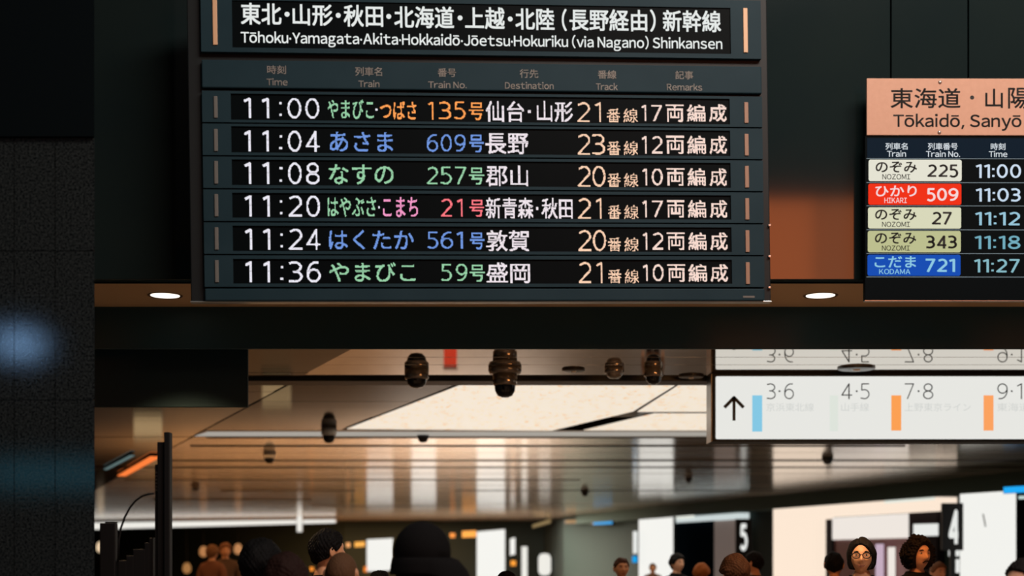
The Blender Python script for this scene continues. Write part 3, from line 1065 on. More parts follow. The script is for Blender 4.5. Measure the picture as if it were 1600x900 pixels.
for px, py, wd, lab in ((896, 577, 36, 'flat round ceiling detector between the cameras'), (1338, 574.5, 58, 'flat dark round ceiling disc above the platform sign'), (1080, 587, 40, 'flat dark round ceiling disc at the platform sign corner')):
    c = PZ(px, py, CZ)
    k = c.y / F * wd / 2
    e = empty('ceiling_detector', c)
    tag(e, lab, 'ceiling detector', 'round ceiling detectors')
    bm = bmesh.new(); lathe(bm, [(0, 0), (k, 0), (k, -0.012), (k * .9, -0.018), (0, -0.018)], 36)
    obj('disc', bm, M['dark_grey'], e, None, True)
    bm = bmesh.new(); lathe(bm, [(k * .25, -0.018), (k * .18, -0.03), (0, -0.033)], 20)
    obj('sensor', bm, M['cam_white'], e, None, True)
# coloured light lines in the side ceiling
for (p0, p1, wd, c, lab) in (((243, 713), (190, 743), 0.17, (255, 128, 60), 'orange strip light in the dark side ceiling'), ((207, 711), (165, 733), 0.07, (90, 112, 112), 'thin pale teal strip light beside the orange one')):
    a, b = PZ(*p0, CZ - 0.03), PZ(*p1, CZ - 0.03)
    d = (b - a).normalized()
    n = Vector((-d.y, d.x, 0)) * wd / 2
    o_ = (a + b) / 2
    e = empty('strip_light', o_)
    tag(e, lab, 'ceiling light')
    bm = bmesh.new(); prism(bm, [((q - o_).x, (q - o_).y) for q in (a - n, a + n, b + n, b - n)], -0.012, 0.0)
    obj('diffuser', bm, emis('strip_glow', c), e)
    bm = bmesh.new(); prism(bm, [((q - o_).x, (q - o_).y) for q in (a - n * 1.05, a + n * 1.05, b + n * 1.05, b - n * 1.05)], 0.0, 0.012)
    obj('strip_housing', bm, M['black'], e)

# ---------------------------------------------------------------- far light strip over the shops at the left
M['white_glow'] = emis('white_glow', (238, 236, 228), 1.0)
M['poster'] = emis('poster_glow', (236, 236, 231), 1.06)


def upright(name, pts_px, Y0, Y1, m, th=0.12, parent=None):
    """Upright box whose face is seen between the two photo columns, at depths Y0 (left) and Y1 (right)."""
    (xa, ya0, ya1), (xb, yb0, yb1) = pts_px
    a0, a1, b0, b1 = P(xa, ya0, Y0), P(xa, ya1, Y0), P(xb, yb0, Y1), P(xb, yb1, Y1)
    n = Vector((b0.y - a0.y, -(b0.x - a0.x), 0)).normalized() * -1
    if n.y < 0:
        n = -n
    bm = bmesh.new()
    f = [bm.verts.new(q) for q in (a1, b1, b0, a0)]
    g = [bm.verts.new(q + n * th) for q in (a1, b1, b0, a0)]
    bm.faces.new(f)
    bm.faces.new(g[::-1])
    for i in range(4):
        bm.faces.new((f[i], g[i], g[(i + 1) % 4], f[(i + 1) % 4]))
    bmesh.ops.recalc_face_normals(bm, faces=bm.faces[:])
    return obj(name, bm, m, parent)


def sgn(name, pts, Y0, Y1, m, lab, cat, group=None, th=0.1, back=True):
    e = empty(name, ((P(pts[0][0], 0, Y0).x + P(pts[1][0], 0, Y1).x) / 2, (Y0 + Y1) / 2, 0))
    tag(e, lab, cat, group)
    f = upright('lit_face', pts, Y0, Y1, m, 0.02)
    f.parent = e
    f.matrix_parent_inverse = Matrix.Translation(e.location).inverted()
    if back:
        g = 0.6
        q = ((pts[0][0] - g, pts[0][1] - g, pts[0][2] + g), (pts[1][0] + g, pts[1][1] - g, pts[1][2] + g))
        h = upright('casing', q, Y0 + 0.03, Y1 + 0.03, M['black'], th)
        h.parent = e
        h.matrix_parent_inverse = Matrix.Translation(e.location).inverted()
    return e


sgn('light_strip', ((120, 817, 828), (524, 811.5, 817)), 66.0, 60.5, M['white_glow'], 'long white light strip over the dark shops at far left', 'ceiling light')
sgn('hanging_lamp', ((464, 806, 831), (472, 806, 831)), 60, 60, M['white_glow'], 'short upright white lamp crossing the long light strip', 'lamp')
# far wall signs and posters
G = 'lit posters across the far hall'
sgn('poster_board', ((573, 843, 893), (614, 841, 891)), 62, 62, M['poster'], 'square white lit poster left of the hat', 'poster', G)
sgn('poster_board', ((643, 842, 930), (681, 840, 930)), 62, 62, M['poster'], 'white lit poster hidden behind the hat, mirrored in the ceiling', 'poster', G)
sgn('poster_board', ((745, 831, 930), (789, 827, 930)), 61, 61, M['poster'], 'tall white lit poster just right of the hat brim', 'poster', G)
sgn('poster_board', ((998, 812, 930), (1051, 808, 930)), 46.6, 44.2, M['poster'], 'broad white lit poster under the pale shop header', 'poster', G)
sgn('light_column', ((797, 842, 868), (805, 840, 866)), 61, 61, M['poster'], 'short white light bar beside the tall poster', 'lamp')
sgn('light_column', ((815, 854, 930), (824, 854, 930)), 64, 64, M['white_glow'], 'left slim white light column by the round shop lamp', 'lamp')
sgn('light_column', ((877, 850, 930), (886, 850, 930)), 64, 64, M['white_glow'], 'right slim white light column by the round shop lamp', 'lamp')
sgn('light_column', ((891, 866, 930), (898, 866, 930)), 64, 64, emis('pink_glow', (214, 130, 140)), 'slim pink light column in the far hall', 'lamp')
sgn('wall_sign', ((722, 830, 840), (744, 829, 839)), 62, 62, emis('amber', (255, 166, 70), 1.2), 'amber exit sign over the tall white poster', 'sign', 'amber signs in the far hall')
sgn('wall_sign', ((703, 833, 840), (711, 833, 840)), 62, 62, emis('amber', (255, 150, 60), 1.1), 'little amber sign beside the hat crown', 'sign', 'amber signs in the far hall')
sgn('wall_sign', ((554, 847, 855), (570, 846, 854)), 62, 62, emis('amber', (250, 176, 80), 1.1), 'amber sign left of the square poster', 'sign', 'amber signs in the far hall')
sgn('wall_sign', ((541, 848, 855), (547, 848, 855)), 62, 62, emis('amber', (250, 176, 110), 1.1), 'small amber lamp sign above the bald head', 'sign', 'amber signs in the far hall')
sgn('wall_sign', ((798, 876, 884), (806, 876, 884)), 62, 62, emis('amber', (255, 160, 50), 1.1), 'round amber sign below the short light bar', 'sign', 'amber signs in the far hall')
sgn('wall_sign', ((484, 886, 892), (490, 886, 892)), 62, 62, emis('amber', (255, 150, 50), 1.1), 'small amber lamp between the two nearest dark heads', 'sign', 'amber signs in the far hall')
sgn('wall_sign', ((568, 886, 894), (574, 884, 894)), 62, 62, emis('amber', (240, 130, 40), 1.0), 'small amber lamp at the lower left of the square poster', 'sign', 'amber signs in the far hall')
sgn('wall_sign', ((924, 813, 820), (956, 811.5, 818.5)), 54.5, 52.5, emis('blue_glow', (20, 160, 232), 1.1), 'bright blue strip sign under the dark fascia', 'sign', 'blue strip signs')
sgn('wall_sign', ((882, 813, 818), (908, 812, 817)), 58, 56.5, emis('tan_reflection', (190, 150, 100), .7), 'long tan glow strip for a light reflection left of the blue sign', 'sign')  # strip light reflection built as a glowing strip
sgn('wall_sign', ((832, 820, 825), (860, 811, 817)), 63, 62, emis('tan_reflection', (176, 150, 104), .6), 'slanted tan glow strip for a light reflection right of the tall poster', 'sign')  # second piece of the reflected light, also built to glow
# round shop lamp
e = empty('shop_lamp', P(851, 882, 63)); tag(e, 'glowing round white shop lamp between two slim light columns', 'lamp')
bm = bmesh.new(); lathe(bm, [(0, 0.5), (.2, .46), (.28, .3), (.28, -.3), (.2, -.46), (0, -.5)], 24)
obj('glass_globe', bm, M['white_glow'], e, None, True)
bm = bmesh.new(); lathe(bm, [(0, -.5), (.06, -.5), (.06, -1.25), (0, -1.25)], 12)
obj('lamp_post', bm, M['black'], e)

# ---------------------------------------------------------------- right wall: fascia and shopfronts
bm = bmesh.new()
a, b = rwall(1660, 0.6), rwall(900, 0.6)
# fascia band between the ceiling and the shop openings
prism(bm, [tuple(a), tuple(b), tuple(b + rn * 0.6), tuple(a + rn * 0.6)], 2.92, CZ)
struct('trim_5', bm, M['fascia'])


def onwall(name, x0, x1, za, zb, m, off, th, parent):
    """Box on the right wall between columns x0 and x1, heights za..zb, standing off the wall face."""
    a, b = rwall(x0, off), rwall(x1, off)
    bm = bmesh.new(); prism(bm, [tuple(a), tuple(b), tuple(b + rn * th), tuple(a + rn * th)], za, zb)
    o = obj(name, bm, m)
    o.parent = parent
    o.matrix_parent_inverse = Matrix.Translation(parent.location).inverted()
    return o


def zat(px, py, off):
    return EYE + (HZ - py) / F * rwall(px, off).y


M['shop_cream'] = emis('shop_cream', (242, 222, 202), 1.1)
M['shop_white'] = emis('shop_white', (238, 230, 222), 1.0)
M['shop_mint'] = emis('shop_mint', (228, 232, 222), 1.0)
M['shop_dark'] = mat('shop_dark', (34, 28, 32), 0.8, 0, .1)
M['shop_mauve'] = mat('shop_mauve', (150, 110, 110), 0.7)
p = rwall(1340, 0.3)
e = empty('storefront', (p.x, p.y, 0)); tag(e, 'brightly lit cream shopfront with thick glowing surround behind the two men', 'shopfront')
onwall('side_pillar', 1208, 1274, 0, zat(1240, 800, .5), M['shop_cream'], .5, .5, e)
onwall('header', 1208, 1464, zat(1464, 797, .5), zat(1464, 775, .5), M['shop_cream'], .52, .5, e)
onwall('name_panel', 1382, 1459, zat(1459, 781, .55), zat(1459, 768.5, .55), M['shop_mint'], .56, .03, e)
onwall('inner_light_panel', 1300, 1420, zat(1360, 842, .1), zat(1360, 806, .1), M['shop_white'], .2, .1, e)
onwall('inner_wall', 1276, 1301, 0, zat(1290, 812, .1), M['shop_dark'], .2, .15, e)
onwall('inner_wall', 1300, 1420, 0, zat(1360, 842, .1), M['shop_mauve'], .14, .1, e)
onwall('shelf_lamp', 1387, 1396, 0.9, zat(1390, 855, .3), M['shop_white'], .4, .05, e)
onwall('shelf_lamp', 1368, 1378, 0.9, zat(1372, 850, .3), emis('lilac', (206, 180, 200), .9), .4, .05, e)
onwall('corner_post', 1420, 1464, 0, zat(1440, 800, .3), M['shop_dark'], .2, .15, e)
# second storefront, pale header
p = rwall(1115, 0.3)
e = empty('storefront', (p.x, p.y, 0)); tag(e, 'dark shop entrance with pale blue header and beige side wall', 'shopfront')
onwall('header', 1050, 1156, zat(1100, 814, .4), zat(1100, 805.5, .4), emis('pale_header', (206, 218, 218), .95), .45, .3, e)
onwall('name_panel', 1035, 1083, zat(1060, 811, .5), zat(1060, 799, .5), M['shop_mint'], .52, .05, e)
onwall('door_opening', 1053, 1116, 0, zat(1080, 815, .3), mat('opening_navy', (8, 18, 26), .9, 0, 0), .3, .2, e)
onwall('side_wall', 1116, 1154, 0, zat(1130, 813, .3), mat('beige_wall_glow', (132, 120, 114), .8, 0, .1, (150, 136, 130), .3), .3, .2, e)  # side wall carries an added faint glow of its own
# platform number signs
M['num_white'] = emis('number_white', (232, 234, 230), 1.0)


def number_sign(s, x0, x1, y0, y1, Y, lab, face_x=None):
    po = Pose('number_sign', (x0 + x1) / 2, (y0 + y1) / 2, Y)
    tag(po.o, lab, 'sign', 'platform number signs')
    a, b, c, d = po.bb(x0, x1, y0, y1, 0)
    g = 0.12
    boxobj('backing', (a - g, b + g, 0.0, 0.08, c - g, d + g), M['black'], po.o, .01)
    boxobj('sign_post', (-0.05, 0.05, 0.02, 0.07, -po.M.translation.z, c - g), M['black'], po.o)
    text_obj('numeral', [fit(layout(s, wd=0.14), a, b, c, d)], -0.004, M['num_white'], po.o)


number_sign('5', 1156.5, 1168, 818, 861, 36.0, 'big white platform number 5 on a dark sign')
number_sign('4', 1482, 1497, 796, 850, 26.5, 'big white platform number 4 on a dark sign')
dp = sgn('display_pillar', ((1500, 772, 930), (1586, 766.5, 930)), 26.6, 25.0, M['poster'], 'wide white lit display pillar at the far right', 'display', None, 0.5)
a, b = P(1536, 803, 25.7), P(1540, 823, 25.7)
bm = bmesh.new(); tube(bm, [tuple(a), tuple(b)], 0.012, 6)
o = obj('thin_mark', bm, M['dark_grey'])
o.parent = dp
o.matrix_parent_inverse = Matrix.Translation(dp.location).inverted()
sgn('wall_sign', ((1427, 819, 838), (1465, 818, 837)), 29.5, 28.8, M['num_white'], 'white rounded sign right of the curly haired man', 'sign')
sgn('wall_sign', ((1482, 856, 869), (1499, 856, 869)), 27, 26.8, M['num_white'], 'small white sign below the platform number 4', 'sign', 'small white boxes below number 4')
sgn('wall_sign', ((1486, 874, 895), (1500, 874, 895)), 27, 26.8, M['num_white'], 'lower white sign under the small one below number 4', 'sign', 'small white boxes below number 4')
sgn('wall_sign', ((989, 830, 865), (996, 830, 865)), 46.6, 46.6, M['num_white'], 'narrow white side sign at the left edge of the broad poster', 'sign')
sgn('wall_sign', ((988, 869, 879), (996, 869, 879)), 46.6, 46.6, emis('blue_glow', (20, 160, 232), 1.0), 'little blue sign at the foot of the narrow white sign', 'sign', 'blue strip signs')
sgn('wall_sign', ((1568, 761, 771), (1640, 757, 767)), 25.2, 24.0, emis('blue_glow', (30, 165, 240), 1.1), 'bright blue strip sign above the display pillar', 'sign', 'blue strip signs')
sgn('wall_sign', ((1585, 775, 780), (1640, 774, 779)), 25.2, 24.0, emis('pale_strip', (190, 214, 210), 1.0), 'pale light strip below the right blue sign', 'sign')

# low lit display cases, below the frame but mirrored in the shiny ceiling
for x, y, wd, c, lab in ((-6.3, 37.5, .75, (246, 206, 150), 'low cream lit display case mirrored in the dark ceiling beside the glowing panel'), (-12.2, 47, .9, (246, 206, 150), 'low cream lit display case mirrored in the side ceiling above the orange strip'),
                         (-1.3, 29.5, .30, (200, 62, 40), 'low red lit display case mirrored in the ceiling left of the large camera'), (-8.6, 30, .5, (236, 130, 60), 'low orange lit display case mirrored in the side ceiling near the pillar')):
    e = empty('display_case', (x, y, 0)); tag(e, lab, 'display case', 'low display cases')
    boxobj('plinth', (-wd / 2, wd / 2, 0, .4, 0, .3), M['black'], e, .01)
    boxobj('lit_front', (-wd / 2 + .02, wd / 2 - .02, 0, .38, .3, 1.0), emis('case_glow', c), e, .01)
    boxobj('top', (-wd / 2, wd / 2, 0, .4, 1.0, 1.04), M['black'], e, .01)

# ---------------------------------------------------------------- ticket gate equipment in silhouette at the left
e = empty('gate_totem', (P(254, 0, 7.2).x, 7.2, 0)); tag(e, 'tall slim black totem panel silhouetted against the hall', 'totem')
k = 7.2 / F
zt = P(0, 675, 7.2).z
def tz(py): return P(0, py, 7.2).z
boxobj('panel', ((256 - 254) * k, (265 - 254) * k, 0, .06, 0, zt), M['black'], e, .004)
boxobj('back_panel', ((244 - 254) * k, (256.2 - 254) * k, 0.02, .06, 0, tz(690)), M['black'], e, .004)
boxobj('side_unit', ((239.5 - 254) * k, (244.3 - 254) * k, 0.03, .06, 0.0, tz(725)), M['black'], e, .003)
for i in range(6):
    boxobj('vent_slat', ((241 - 254) * k, (244.6 - 254) * k, 0.022, .03, tz(739 + i * 5.5), tz(736.5 + i * 5.5)), M['dark_grey'], e)
e = empty('gate_post', (P(170, 0, 7.2).x, 7.2, 0)); tag(e, 'short black gate post beside the granite pillar', 'post')
boxobj('column', ((155.5 - 170) * k, (180 - 170) * k, 0, .05, 0, tz(817)), M['black'], e, .005)
boxobj('cap', ((163 - 170) * k, (180 - 170) * k, 0.01, .05, tz(817), tz(814.5)), M['black'], e, .002)
e = empty('gate_machine', (P(216, 0, 7.25).x, 7.25, 0)); tag(e, 'low black stepped gate machine between post and totem', 'ticket gate')
for j, (x0, x1, y) in enumerate(((184, 197, 876), (197, 208, 868), (208, 226, 858), (226, 233, 848), (233, 239, 840))):
    boxobj('step_block', ((x0 - 216) * k, (x1 + 0.3 - 216) * k, 0.0, .05, 0, tz(y)), M['black'], e, .002)
bm = bmesh.new()
pts = [P(x, y, 7.22) for x, y in ((240.5, 771), (232, 772), (222, 775), (212, 782), (203, 793), (195, 808), (189, 825), (185.5, 845), (184.5, 878))]
tube(bm, [tuple(q) for q in pts], 0.0055)
tag(obj('cable', bm, M['black'], None, None, True), 'black cable arching from the totem down to the gate machine', 'cable')


# ---------------------------------------------------------------- people
def head_mesh():
    bm = bmesh.new()
    bmesh.ops.create_icosphere(bm, subdivisions=5, radius=1.0)
    def gs(x, c, s): return math.exp(-((x - c) / s) ** 2)
    for v in bm.verts:
        x, y, z = v.co
        X, Y, Z = x * .083, y * .097, z * .118
        if z < 0:
            t = -z
            X *= 1 - .30 * t ** 1.6
            if y > 0:
                Y *= 1 - .42 * t
            else:
                Y *= 1 - .06 * t
        if y < -.2:
            Y += .010 * (gs(X, .031, .014) + gs(X, -.031, .014)) * gs(Z, .012, .013)      # sockets
            Y -= .005 * gs(Z, .034, .012) * gs(X, 0, .05)                                    # brow
            Y -= .026 * gs(X, 0, .010 + .006 * gs(Z, -.03, .018)) * gs(Z, -.022, .020) + .010 * gs(X, 0, .010) * gs(Z, .0, .018)   # nose
            Y -= .007 * gs(X, 0, .028) * (gs(Z, -.058 + 3 * X * X, .006) + gs(Z, -.070 + 3 * X * X, .007))           # lips
            Y -= .006 * gs(X, 0, .024) * gs(Z, -.100, .014)                                  # chin
            Y -= .003 * (gs(X, .045, .02) + gs(X, -.045, .02)) * gs(Z, -.02, .02)            # cheeks
        v.co = Vector((X, Y + 0.0, Z + 1.632))
    for s in (-1, 1):                                                                    # ears
        r = bmesh.ops.create_icosphere(bm, subdivisions=3, radius=1.0)
        for v in r['verts']:
            x, y, z = v.co
            v.co = Vector((s * (.085 + x * .010 + .010 * y * .7), .012 + y * .020, 1.632 + z * .034))
    return bm


def make_body():
    V, E, R = [], [], []
    def add(p, r, par=None):
        V.append(p); R.append(r if isinstance(r, tuple) else (r, r))
        if par is not None:
            E.append((par, len(V) - 1))
        return len(V) - 1
    pel = add((0, 0, .94), (.155, .115))
    b = add((0, -.005, 1.08), (.135, .10), pel)
    c = add((0, .0, 1.25), (.155, .115), b)
    u = add((0, .012, 1.38), (.13, .09), c)
    n = add((0, .02, 1.475), .062, u)
    add((0, .012, 1.58), .055, n)
    for s in (-1, 1):
        sh = add((s * .165, .012, 1.40), .062, u)
        ua = add((s * .215, .015, 1.32), .054, sh)
        el = add((s * .245, .03, 1.10), .042, ua)
        wr = add((s * .255, -.02, .865), .028, el)
        pm = add((s * .258, -.035, .80), (.030, .030), wr)
        for j in range(4):
            L = (.062, .072, .068, .052)[j]
            dy = -.045 + .026 * j
            f1 = add((s * .258, -.035 + dy + .012, .762), .0085, pm)
            f2 = add((s * .254, -.037 + dy + .012, .762 - L * .55), .0078, f1)
            add((s * .246, -.040 + dy + .012, .762 - L), .0065, f2)
        t1 = add((s * .245, -.072, .80), .0105, wr)
        add((s * .238, -.082, .762), .0085, t1)
        hp = add((s * .092, .0, .86), .092, pel)
        kn = add((s * .100, -.008, .49), .058, hp)
        ca = add((s * .102, .018, .30), .054, kn)
        an = add((s * .104, .02, .085), .04, ca)
        ft = add((s * .112, -.07, .045), (.042, .034), an)
        add((s * .118, -.15, .034), (.036, .026), ft)
    me = bpy.data.meshes.new('body')
    me.from_pydata(V, E, [])
    o = bpy.data.objects.new('body', me)
    COL.objects.link(o)
    m = o.modifiers.new('skin', 'SKIN')
    m.use_smooth_shade = True
    for i, sv in enumerate(me.skin_vertices[0].data):
        sv.radius = R[i]
        sv.use_root = (i == 0)
    s = o.modifiers.new('sub', 'SUBSURF')
    s.levels = s.render_levels = 2
    dg = bpy.context.evaluated_depsgraph_get()
    body = bpy.data.meshes.new_from_object(o.evaluated_get(dg))
    bpy.data.objects.remove(o)
    bm = head_mesh()
    bm.from_mesh(body)
    j = bpy.data.meshes.new('body')
    bm.to_mesh(j)
    bm.free()
    o = bpy.data.objects.new('body', j)
    COL.objects.link(o)
    m = o.modifiers.new('remesh', 'REMESH')
    m.mode = 'VOXEL'
    m.voxel_size = .0062
    m.use_smooth_shade = True
    sm = o.modifiers.new('smooth', 'SMOOTH')
    sm.factor = .5
    sm.iterations = 2
    dg = bpy.context.evaluated_depsgraph_get()
    out = bpy.data.meshes.new_from_object(o.evaluated_get(dg))
    bpy.data.objects.remove(o)
    out.name = 'body'
    # feet stand on the floor
    zmin = min(v.co.z for v in out.vertices)
    for v in out.vertices:
        v.co.z -= zmin * max(0, 1 - v.co.z / .3)
    return out


BODY = make_body()


def shell(name, keep, off):
    """Garment that follows the body: the kept faces pushed outward, with thickness."""
    bm = bmesh.new()
    bm.from_mesh(BODY)
    bm.normal_update()
    bmesh.ops.delete(bm, geom=[f for f in bm.faces if not keep(f.calc_center_median())], context='FACES')
    bm.normal_update()
    for v in bm.verts:
        v.co += v.normal * off
    for _ in range(4):
        bmesh.ops.smooth_vert(bm, verts=bm.verts[:], factor=.5, use_axis_x=True, use_axis_y=True, use_axis_z=True)
    bm.normal_update()
    ov = bm.verts[:]
    of = bm.faces[:]
    be = [e for e in bm.edges if len(e.link_faces) == 1]
    inner = {v: bm.verts.new(v.co - v.normal * .005) for v in ov}
    for f in of:
        bm.faces.new([inner[v] for v in reversed(f.verts)])
    for e in be:
        a, b = e.verts
        bm.faces.new((a, b, inner[b], inner[a]))
    bmesh.ops.recalc_face_normals(bm, faces=bm.faces[:])
    me = bpy.data.meshes.new(name)
    bm.to_mesh(me)
    bm.free()
    for p in me.polygons:
        p.use_smooth = True
    return me


GARM = {
    'jacket': shell('jacket', lambda c: .80 < c.z < 1.505 - abs(c.x) * .05 and not (abs(c.x) > .19 and c.z < .88) and (c.z > .86 or abs(c.x) < .2), .016),
    'trousers': shell('trousers', lambda c: .07 < c.z < .96 and abs(c.x) < .205 and not (abs(c.x) > .18 and c.z > .6 and c.z < .86 and False), .009),
    'shoes': shell('shoes', lambda c: c.z < .085 and abs(c.x) < .2, .006),
}
for g in GARM.values():
    g.materials.append(M['black_cloth'])
BODY.materials.append(M['black_cloth'])
BODY.materials.append(M['black_cloth'])
for p in BODY.polygons:
    c = p.center
    p.use_smooth = True
    p.material_index = 1 if (abs(c.x) < .029 and c.y < -.08 and 1.632 - .076 < c.z - 3 * c.x * c.x < 1.632 - .053) else 0


def hair_mesh(style, seed):
    """Hair grown out from the skull along every direction; where there is none the sheet lies under the skin."""
    rnd = random.Random(seed)
    bm = bmesh.new()
    bmesh.ops.create_icosphere(bm, subdivisions=6, radius=1.0)
    ph = [rnd.uniform(0, 6.28) for _ in range(6)]

    def ss(a, b, t):
        t = max(0, min(1, (t - a) / (b - a)))
        return t * t * (3 - 2 * t)
    for v in bm.verts:
        x, y, z = v.co
        X, Y, Z = x * .083, y * .097, z * .118
        if z < 0:
            t = -z
            X *= 1 - .30 * t ** 1.6
            Y *= (1 - .42 * t) if y > 0 else (1 - .06 * t)
        n1 = math.sin(7 * x + ph[0]) * math.sin(6 * y + ph[1]) + math.sin(8 * z + ph[2]) * math.sin(6 * x + ph[3])
        n2 = math.sin(23 * x + ph[4]) * math.sin(21 * z + ph[5]) * math.sin(19 * y + ph[0]) + math.sin(31 * x + 17 * y + ph[1]) * math.sin(29 * z + ph[2])
        az = abs(math.atan2(x, -y))             # 0 in front, pi at the back
        drop = max(0.0, -z)
        if style in ('short', 'cropped', 'full'):
            pts = [(0, .58), (.7, .50), (1.0, .30), (1.25, .10), (1.45, .0), (1.65, .08), (1.9, -.32), (3.15, -.62)]
            for (a0, h0), (a1, h1) in zip(pts, pts[1:]):
                if a0 <= az <= a1:
                    hl = h0 + (h1 - h0) * (az - a0) / (a1 - a0)
                    break
            if style == 'full':
                hl -= .12 if az > 1.2 else 0
            m = ss(hl - .03, hl + .07, z)
            th = {'short': .013, 'cropped': .0025, 'full': .030}[style] * (.6 + .4 * ss(-.5, .3, z)) + (.004 * n1 + .0025 * n2) * {'short': 1, 'cropped': .1, 'full': .8}[style]
        elif style == 'parted':
            e_ = (x / .80) ** 2 + ((z + .16) / (.84 - .25 * (x + .25) ** 2)) ** 2
            m = ss(.92, 1.12, e_) if y < .1 else 1.0
            m *= ss(-.80, -.64, z)
            th = .016 + .016 * drop + .0022 * n1 + .0006 * n2
            th -= .007 * math.exp(-((x + .2) / .06) ** 2) * (z > .3)
        elif style == 'long':
            e_ = (x / .6) ** 2 + ((z + .2) / .7) ** 2
            m = ss(.92, 1.12, e_) if y < -.1 else 1.0
            th = .024 + .06 * drop + .003 * n1
        else:
            e_ = (x / .76) ** 2 + ((z + .20) / .82) ** 2
            m = ss(.92, 1.15, e_) if y < .1 else 1.0
            m *= ss(-.9, -.78, z)
            th = .031 + .022 * drop + .008 * n1 + .008 * n2
        th = -.012 + (th + .012) * m
        n = Vector((x / .083, y / .097, z / .118)).normalized()
        if style in ('parted', 'long', 'curly') and z < 0:
            n = Vector((n.x, n.y, n.z * .25)).normalized()
        v.co = Vector((X, Y, Z + 1.632)) + n * th
    return bm


HAIRCOL = {}


def hair_mat(c):
    if c not in HAIRCOL:
        HAIRCOL[c] = mat('hair', c, .65, 0, .12, bump=(160, 160, 20, .6))
    return HAIRCOL[c]


SKIN = {'light': mat('skin', (222, 172, 142), .5, 0, .35), 'tan': mat('skin', (196, 140, 104), .5, 0, .35), 'warm': mat('skin', (220, 160, 118), .5, 0, .35)}
LIP = mat('lips', (178, 112, 88), .5)
EYEW, IRIS = mat('eye_white', (196, 178, 164), .3), mat('iris', (34, 24, 20), .2)


def clone(name, me, m, parent, slots=1):
    o = bpy.data.objects.new(name, me)
    COL.objects.link(o)
    for i in range(slots):
        o.material_slots[i].link = 'OBJECT'
        o.material_slots[i].material = m if not isinstance(m, list) else m[i]
    o.parent = parent
    return o


def person(px, top, Y, facing, lab, hair='short', hc=(20, 18, 18), skin='light', jk=(26, 26, 28), tr=(30, 30, 34), hairtop=.012, face=False, extra=None, seed=1, group=None, tilt=0):
    base = P(px, top, Y)
    s = base.z / (1.75 + hairtop)
    e = empty('person', (base.x, base.y, 0), (0, 0, math.radians(facing)))
    e.scale = (s, s, s)
    tag(e, lab, 'person', group)
    clone('body', BODY, [SKIN[skin], LIP], e, 2)
    jm, tm2 = mat('jacket_cloth', jk, .9, 0, .15), mat('trouser_cloth', tr, .9, 0, .15)
    clone('jacket', GARM['jacket'], jm, e)
    clone('trousers', GARM['trousers'], tm2, e)
    clone('shoes', GARM['shoes'], M['black'], e)
    if hair:
        obj('hair', hair_mesh(hair, seed), hair_mat(hc), e, None, True)
    if face:
        for sd in (-1, 1):
            bm = bmesh.new()
            bmesh.ops.create_uvsphere(bm, u_segments=20, v_segments=14, radius=.0115)
            for v in bm.verts:
                v.co.x *= 1.15
                v.co.z *= .52
            for f in bm.faces:
                c = f.calc_center_median()
                f.material_index = 1 if abs(c.x) < .0055 and c.y < 0 else 0
            obj('eye', bm, [EYEW, IRIS], e, (sd * .032, -.0775, 1.644), True)
            bm = bmesh.new()
            tube(bm, [(sd * .014, -.0905, 1.664), (sd * .03, -.0895, 1.669), (sd * .048, -.080, 1.664)], .0038, 8)
            obj('eyebrow', bm, hair_mat(hc), e, None, True)
    return e


# silhouettes in front
man_hat = person(664, 825, 5.8, 100, 'person in a black bucket hat seen as a silhouette in front', 'long', (10, 10, 10), 'tan', (11, 11, 12), (12, 12, 13), seed=3)  # long black hair added so the neck stays dark in silhouette
# hat (its own thing made for the head, worn by the person)
bm = bmesh.new()
bmesh.ops.create_icosphere(bm, subdivisions=5, radius=1.0)
bmesh.ops.delete(bm, geom=[v for v in bm.verts if v.co.z < -.35], context='VERTS')
for v in bm.verts:
    v.co = Vector((v.co.x * .116, .012 + v.co.y * .122, 1.660 + v.co.z * .130))
hat = obj('hat', bm, M['black_cloth'], man_hat, None, True)
bm = bmesh.new()
N = 64
rings = []
for r_, z_ in ((0, .0), (.35, -.10), (.7, -.42), (.95, -.85), (1.0, -1.0), (.96, -1.0), (.68, -.55), (.33, -.22), (0, -.09)):
    ring = []
    for q in range(N):
        a = 2 * math.pi * q / N
        fw = max(0.0, -math.sin(a)) ** 1.3     # towards the face
        out = .018 + .085 * fw
        fall = .075 + .055 * fw
        ring.append(bm.verts.new(((.113 + out * r_) * math.cos(a), .012 + (.119 + out * r_) * math.sin(a), 1.640 + z_ * fall)))
    rings.append(ring)
for a, b in zip(rings, rings[1:] + rings[:1]):
    for q in range(N):
        bm.faces.new((a[q], a[(q + 1) % N], b[(q + 1) % N], b[q]))
bmesh.ops.recalc_face_normals(bm, faces=bm.faces[:])
obj('brim', bm, M['black_cloth'], hat, None, True)

person(534, 860, 6.8, 172, 'person with a shaved head seen from behind, beside the hat', 'cropped', (92, 66, 46), 'tan', (22, 20, 20), seed=4)
person(511, 826, 7.8, 125, 'dark haired person with lit ear standing behind the shaved head', 'short', (14, 12, 12), 'warm', (16, 16, 17), seed=5)
person(408, 845, 6.6, 165, 'dark haired person in shadow, leftmost of the front group', 'full', (12, 12, 13), 'tan', (14, 14, 15), seed=6)
person(446, 868, 6.3, -150, 'person with short dark brown hair seen from behind at the front left', 'full', (38, 22, 18), 'warm', (16, 14, 14), seed=7)
person(593, 891, 9.2, 180, 'person whose dark hair top shows below the square poster', 'short', (12, 12, 12), 'tan', (14, 14, 15), seed=8)
person(792, 892, 9.6, 180, 'person whose dark hair top shows below the tall poster', 'short', (14, 14, 14), 'tan', (16, 16, 17), seed=9)
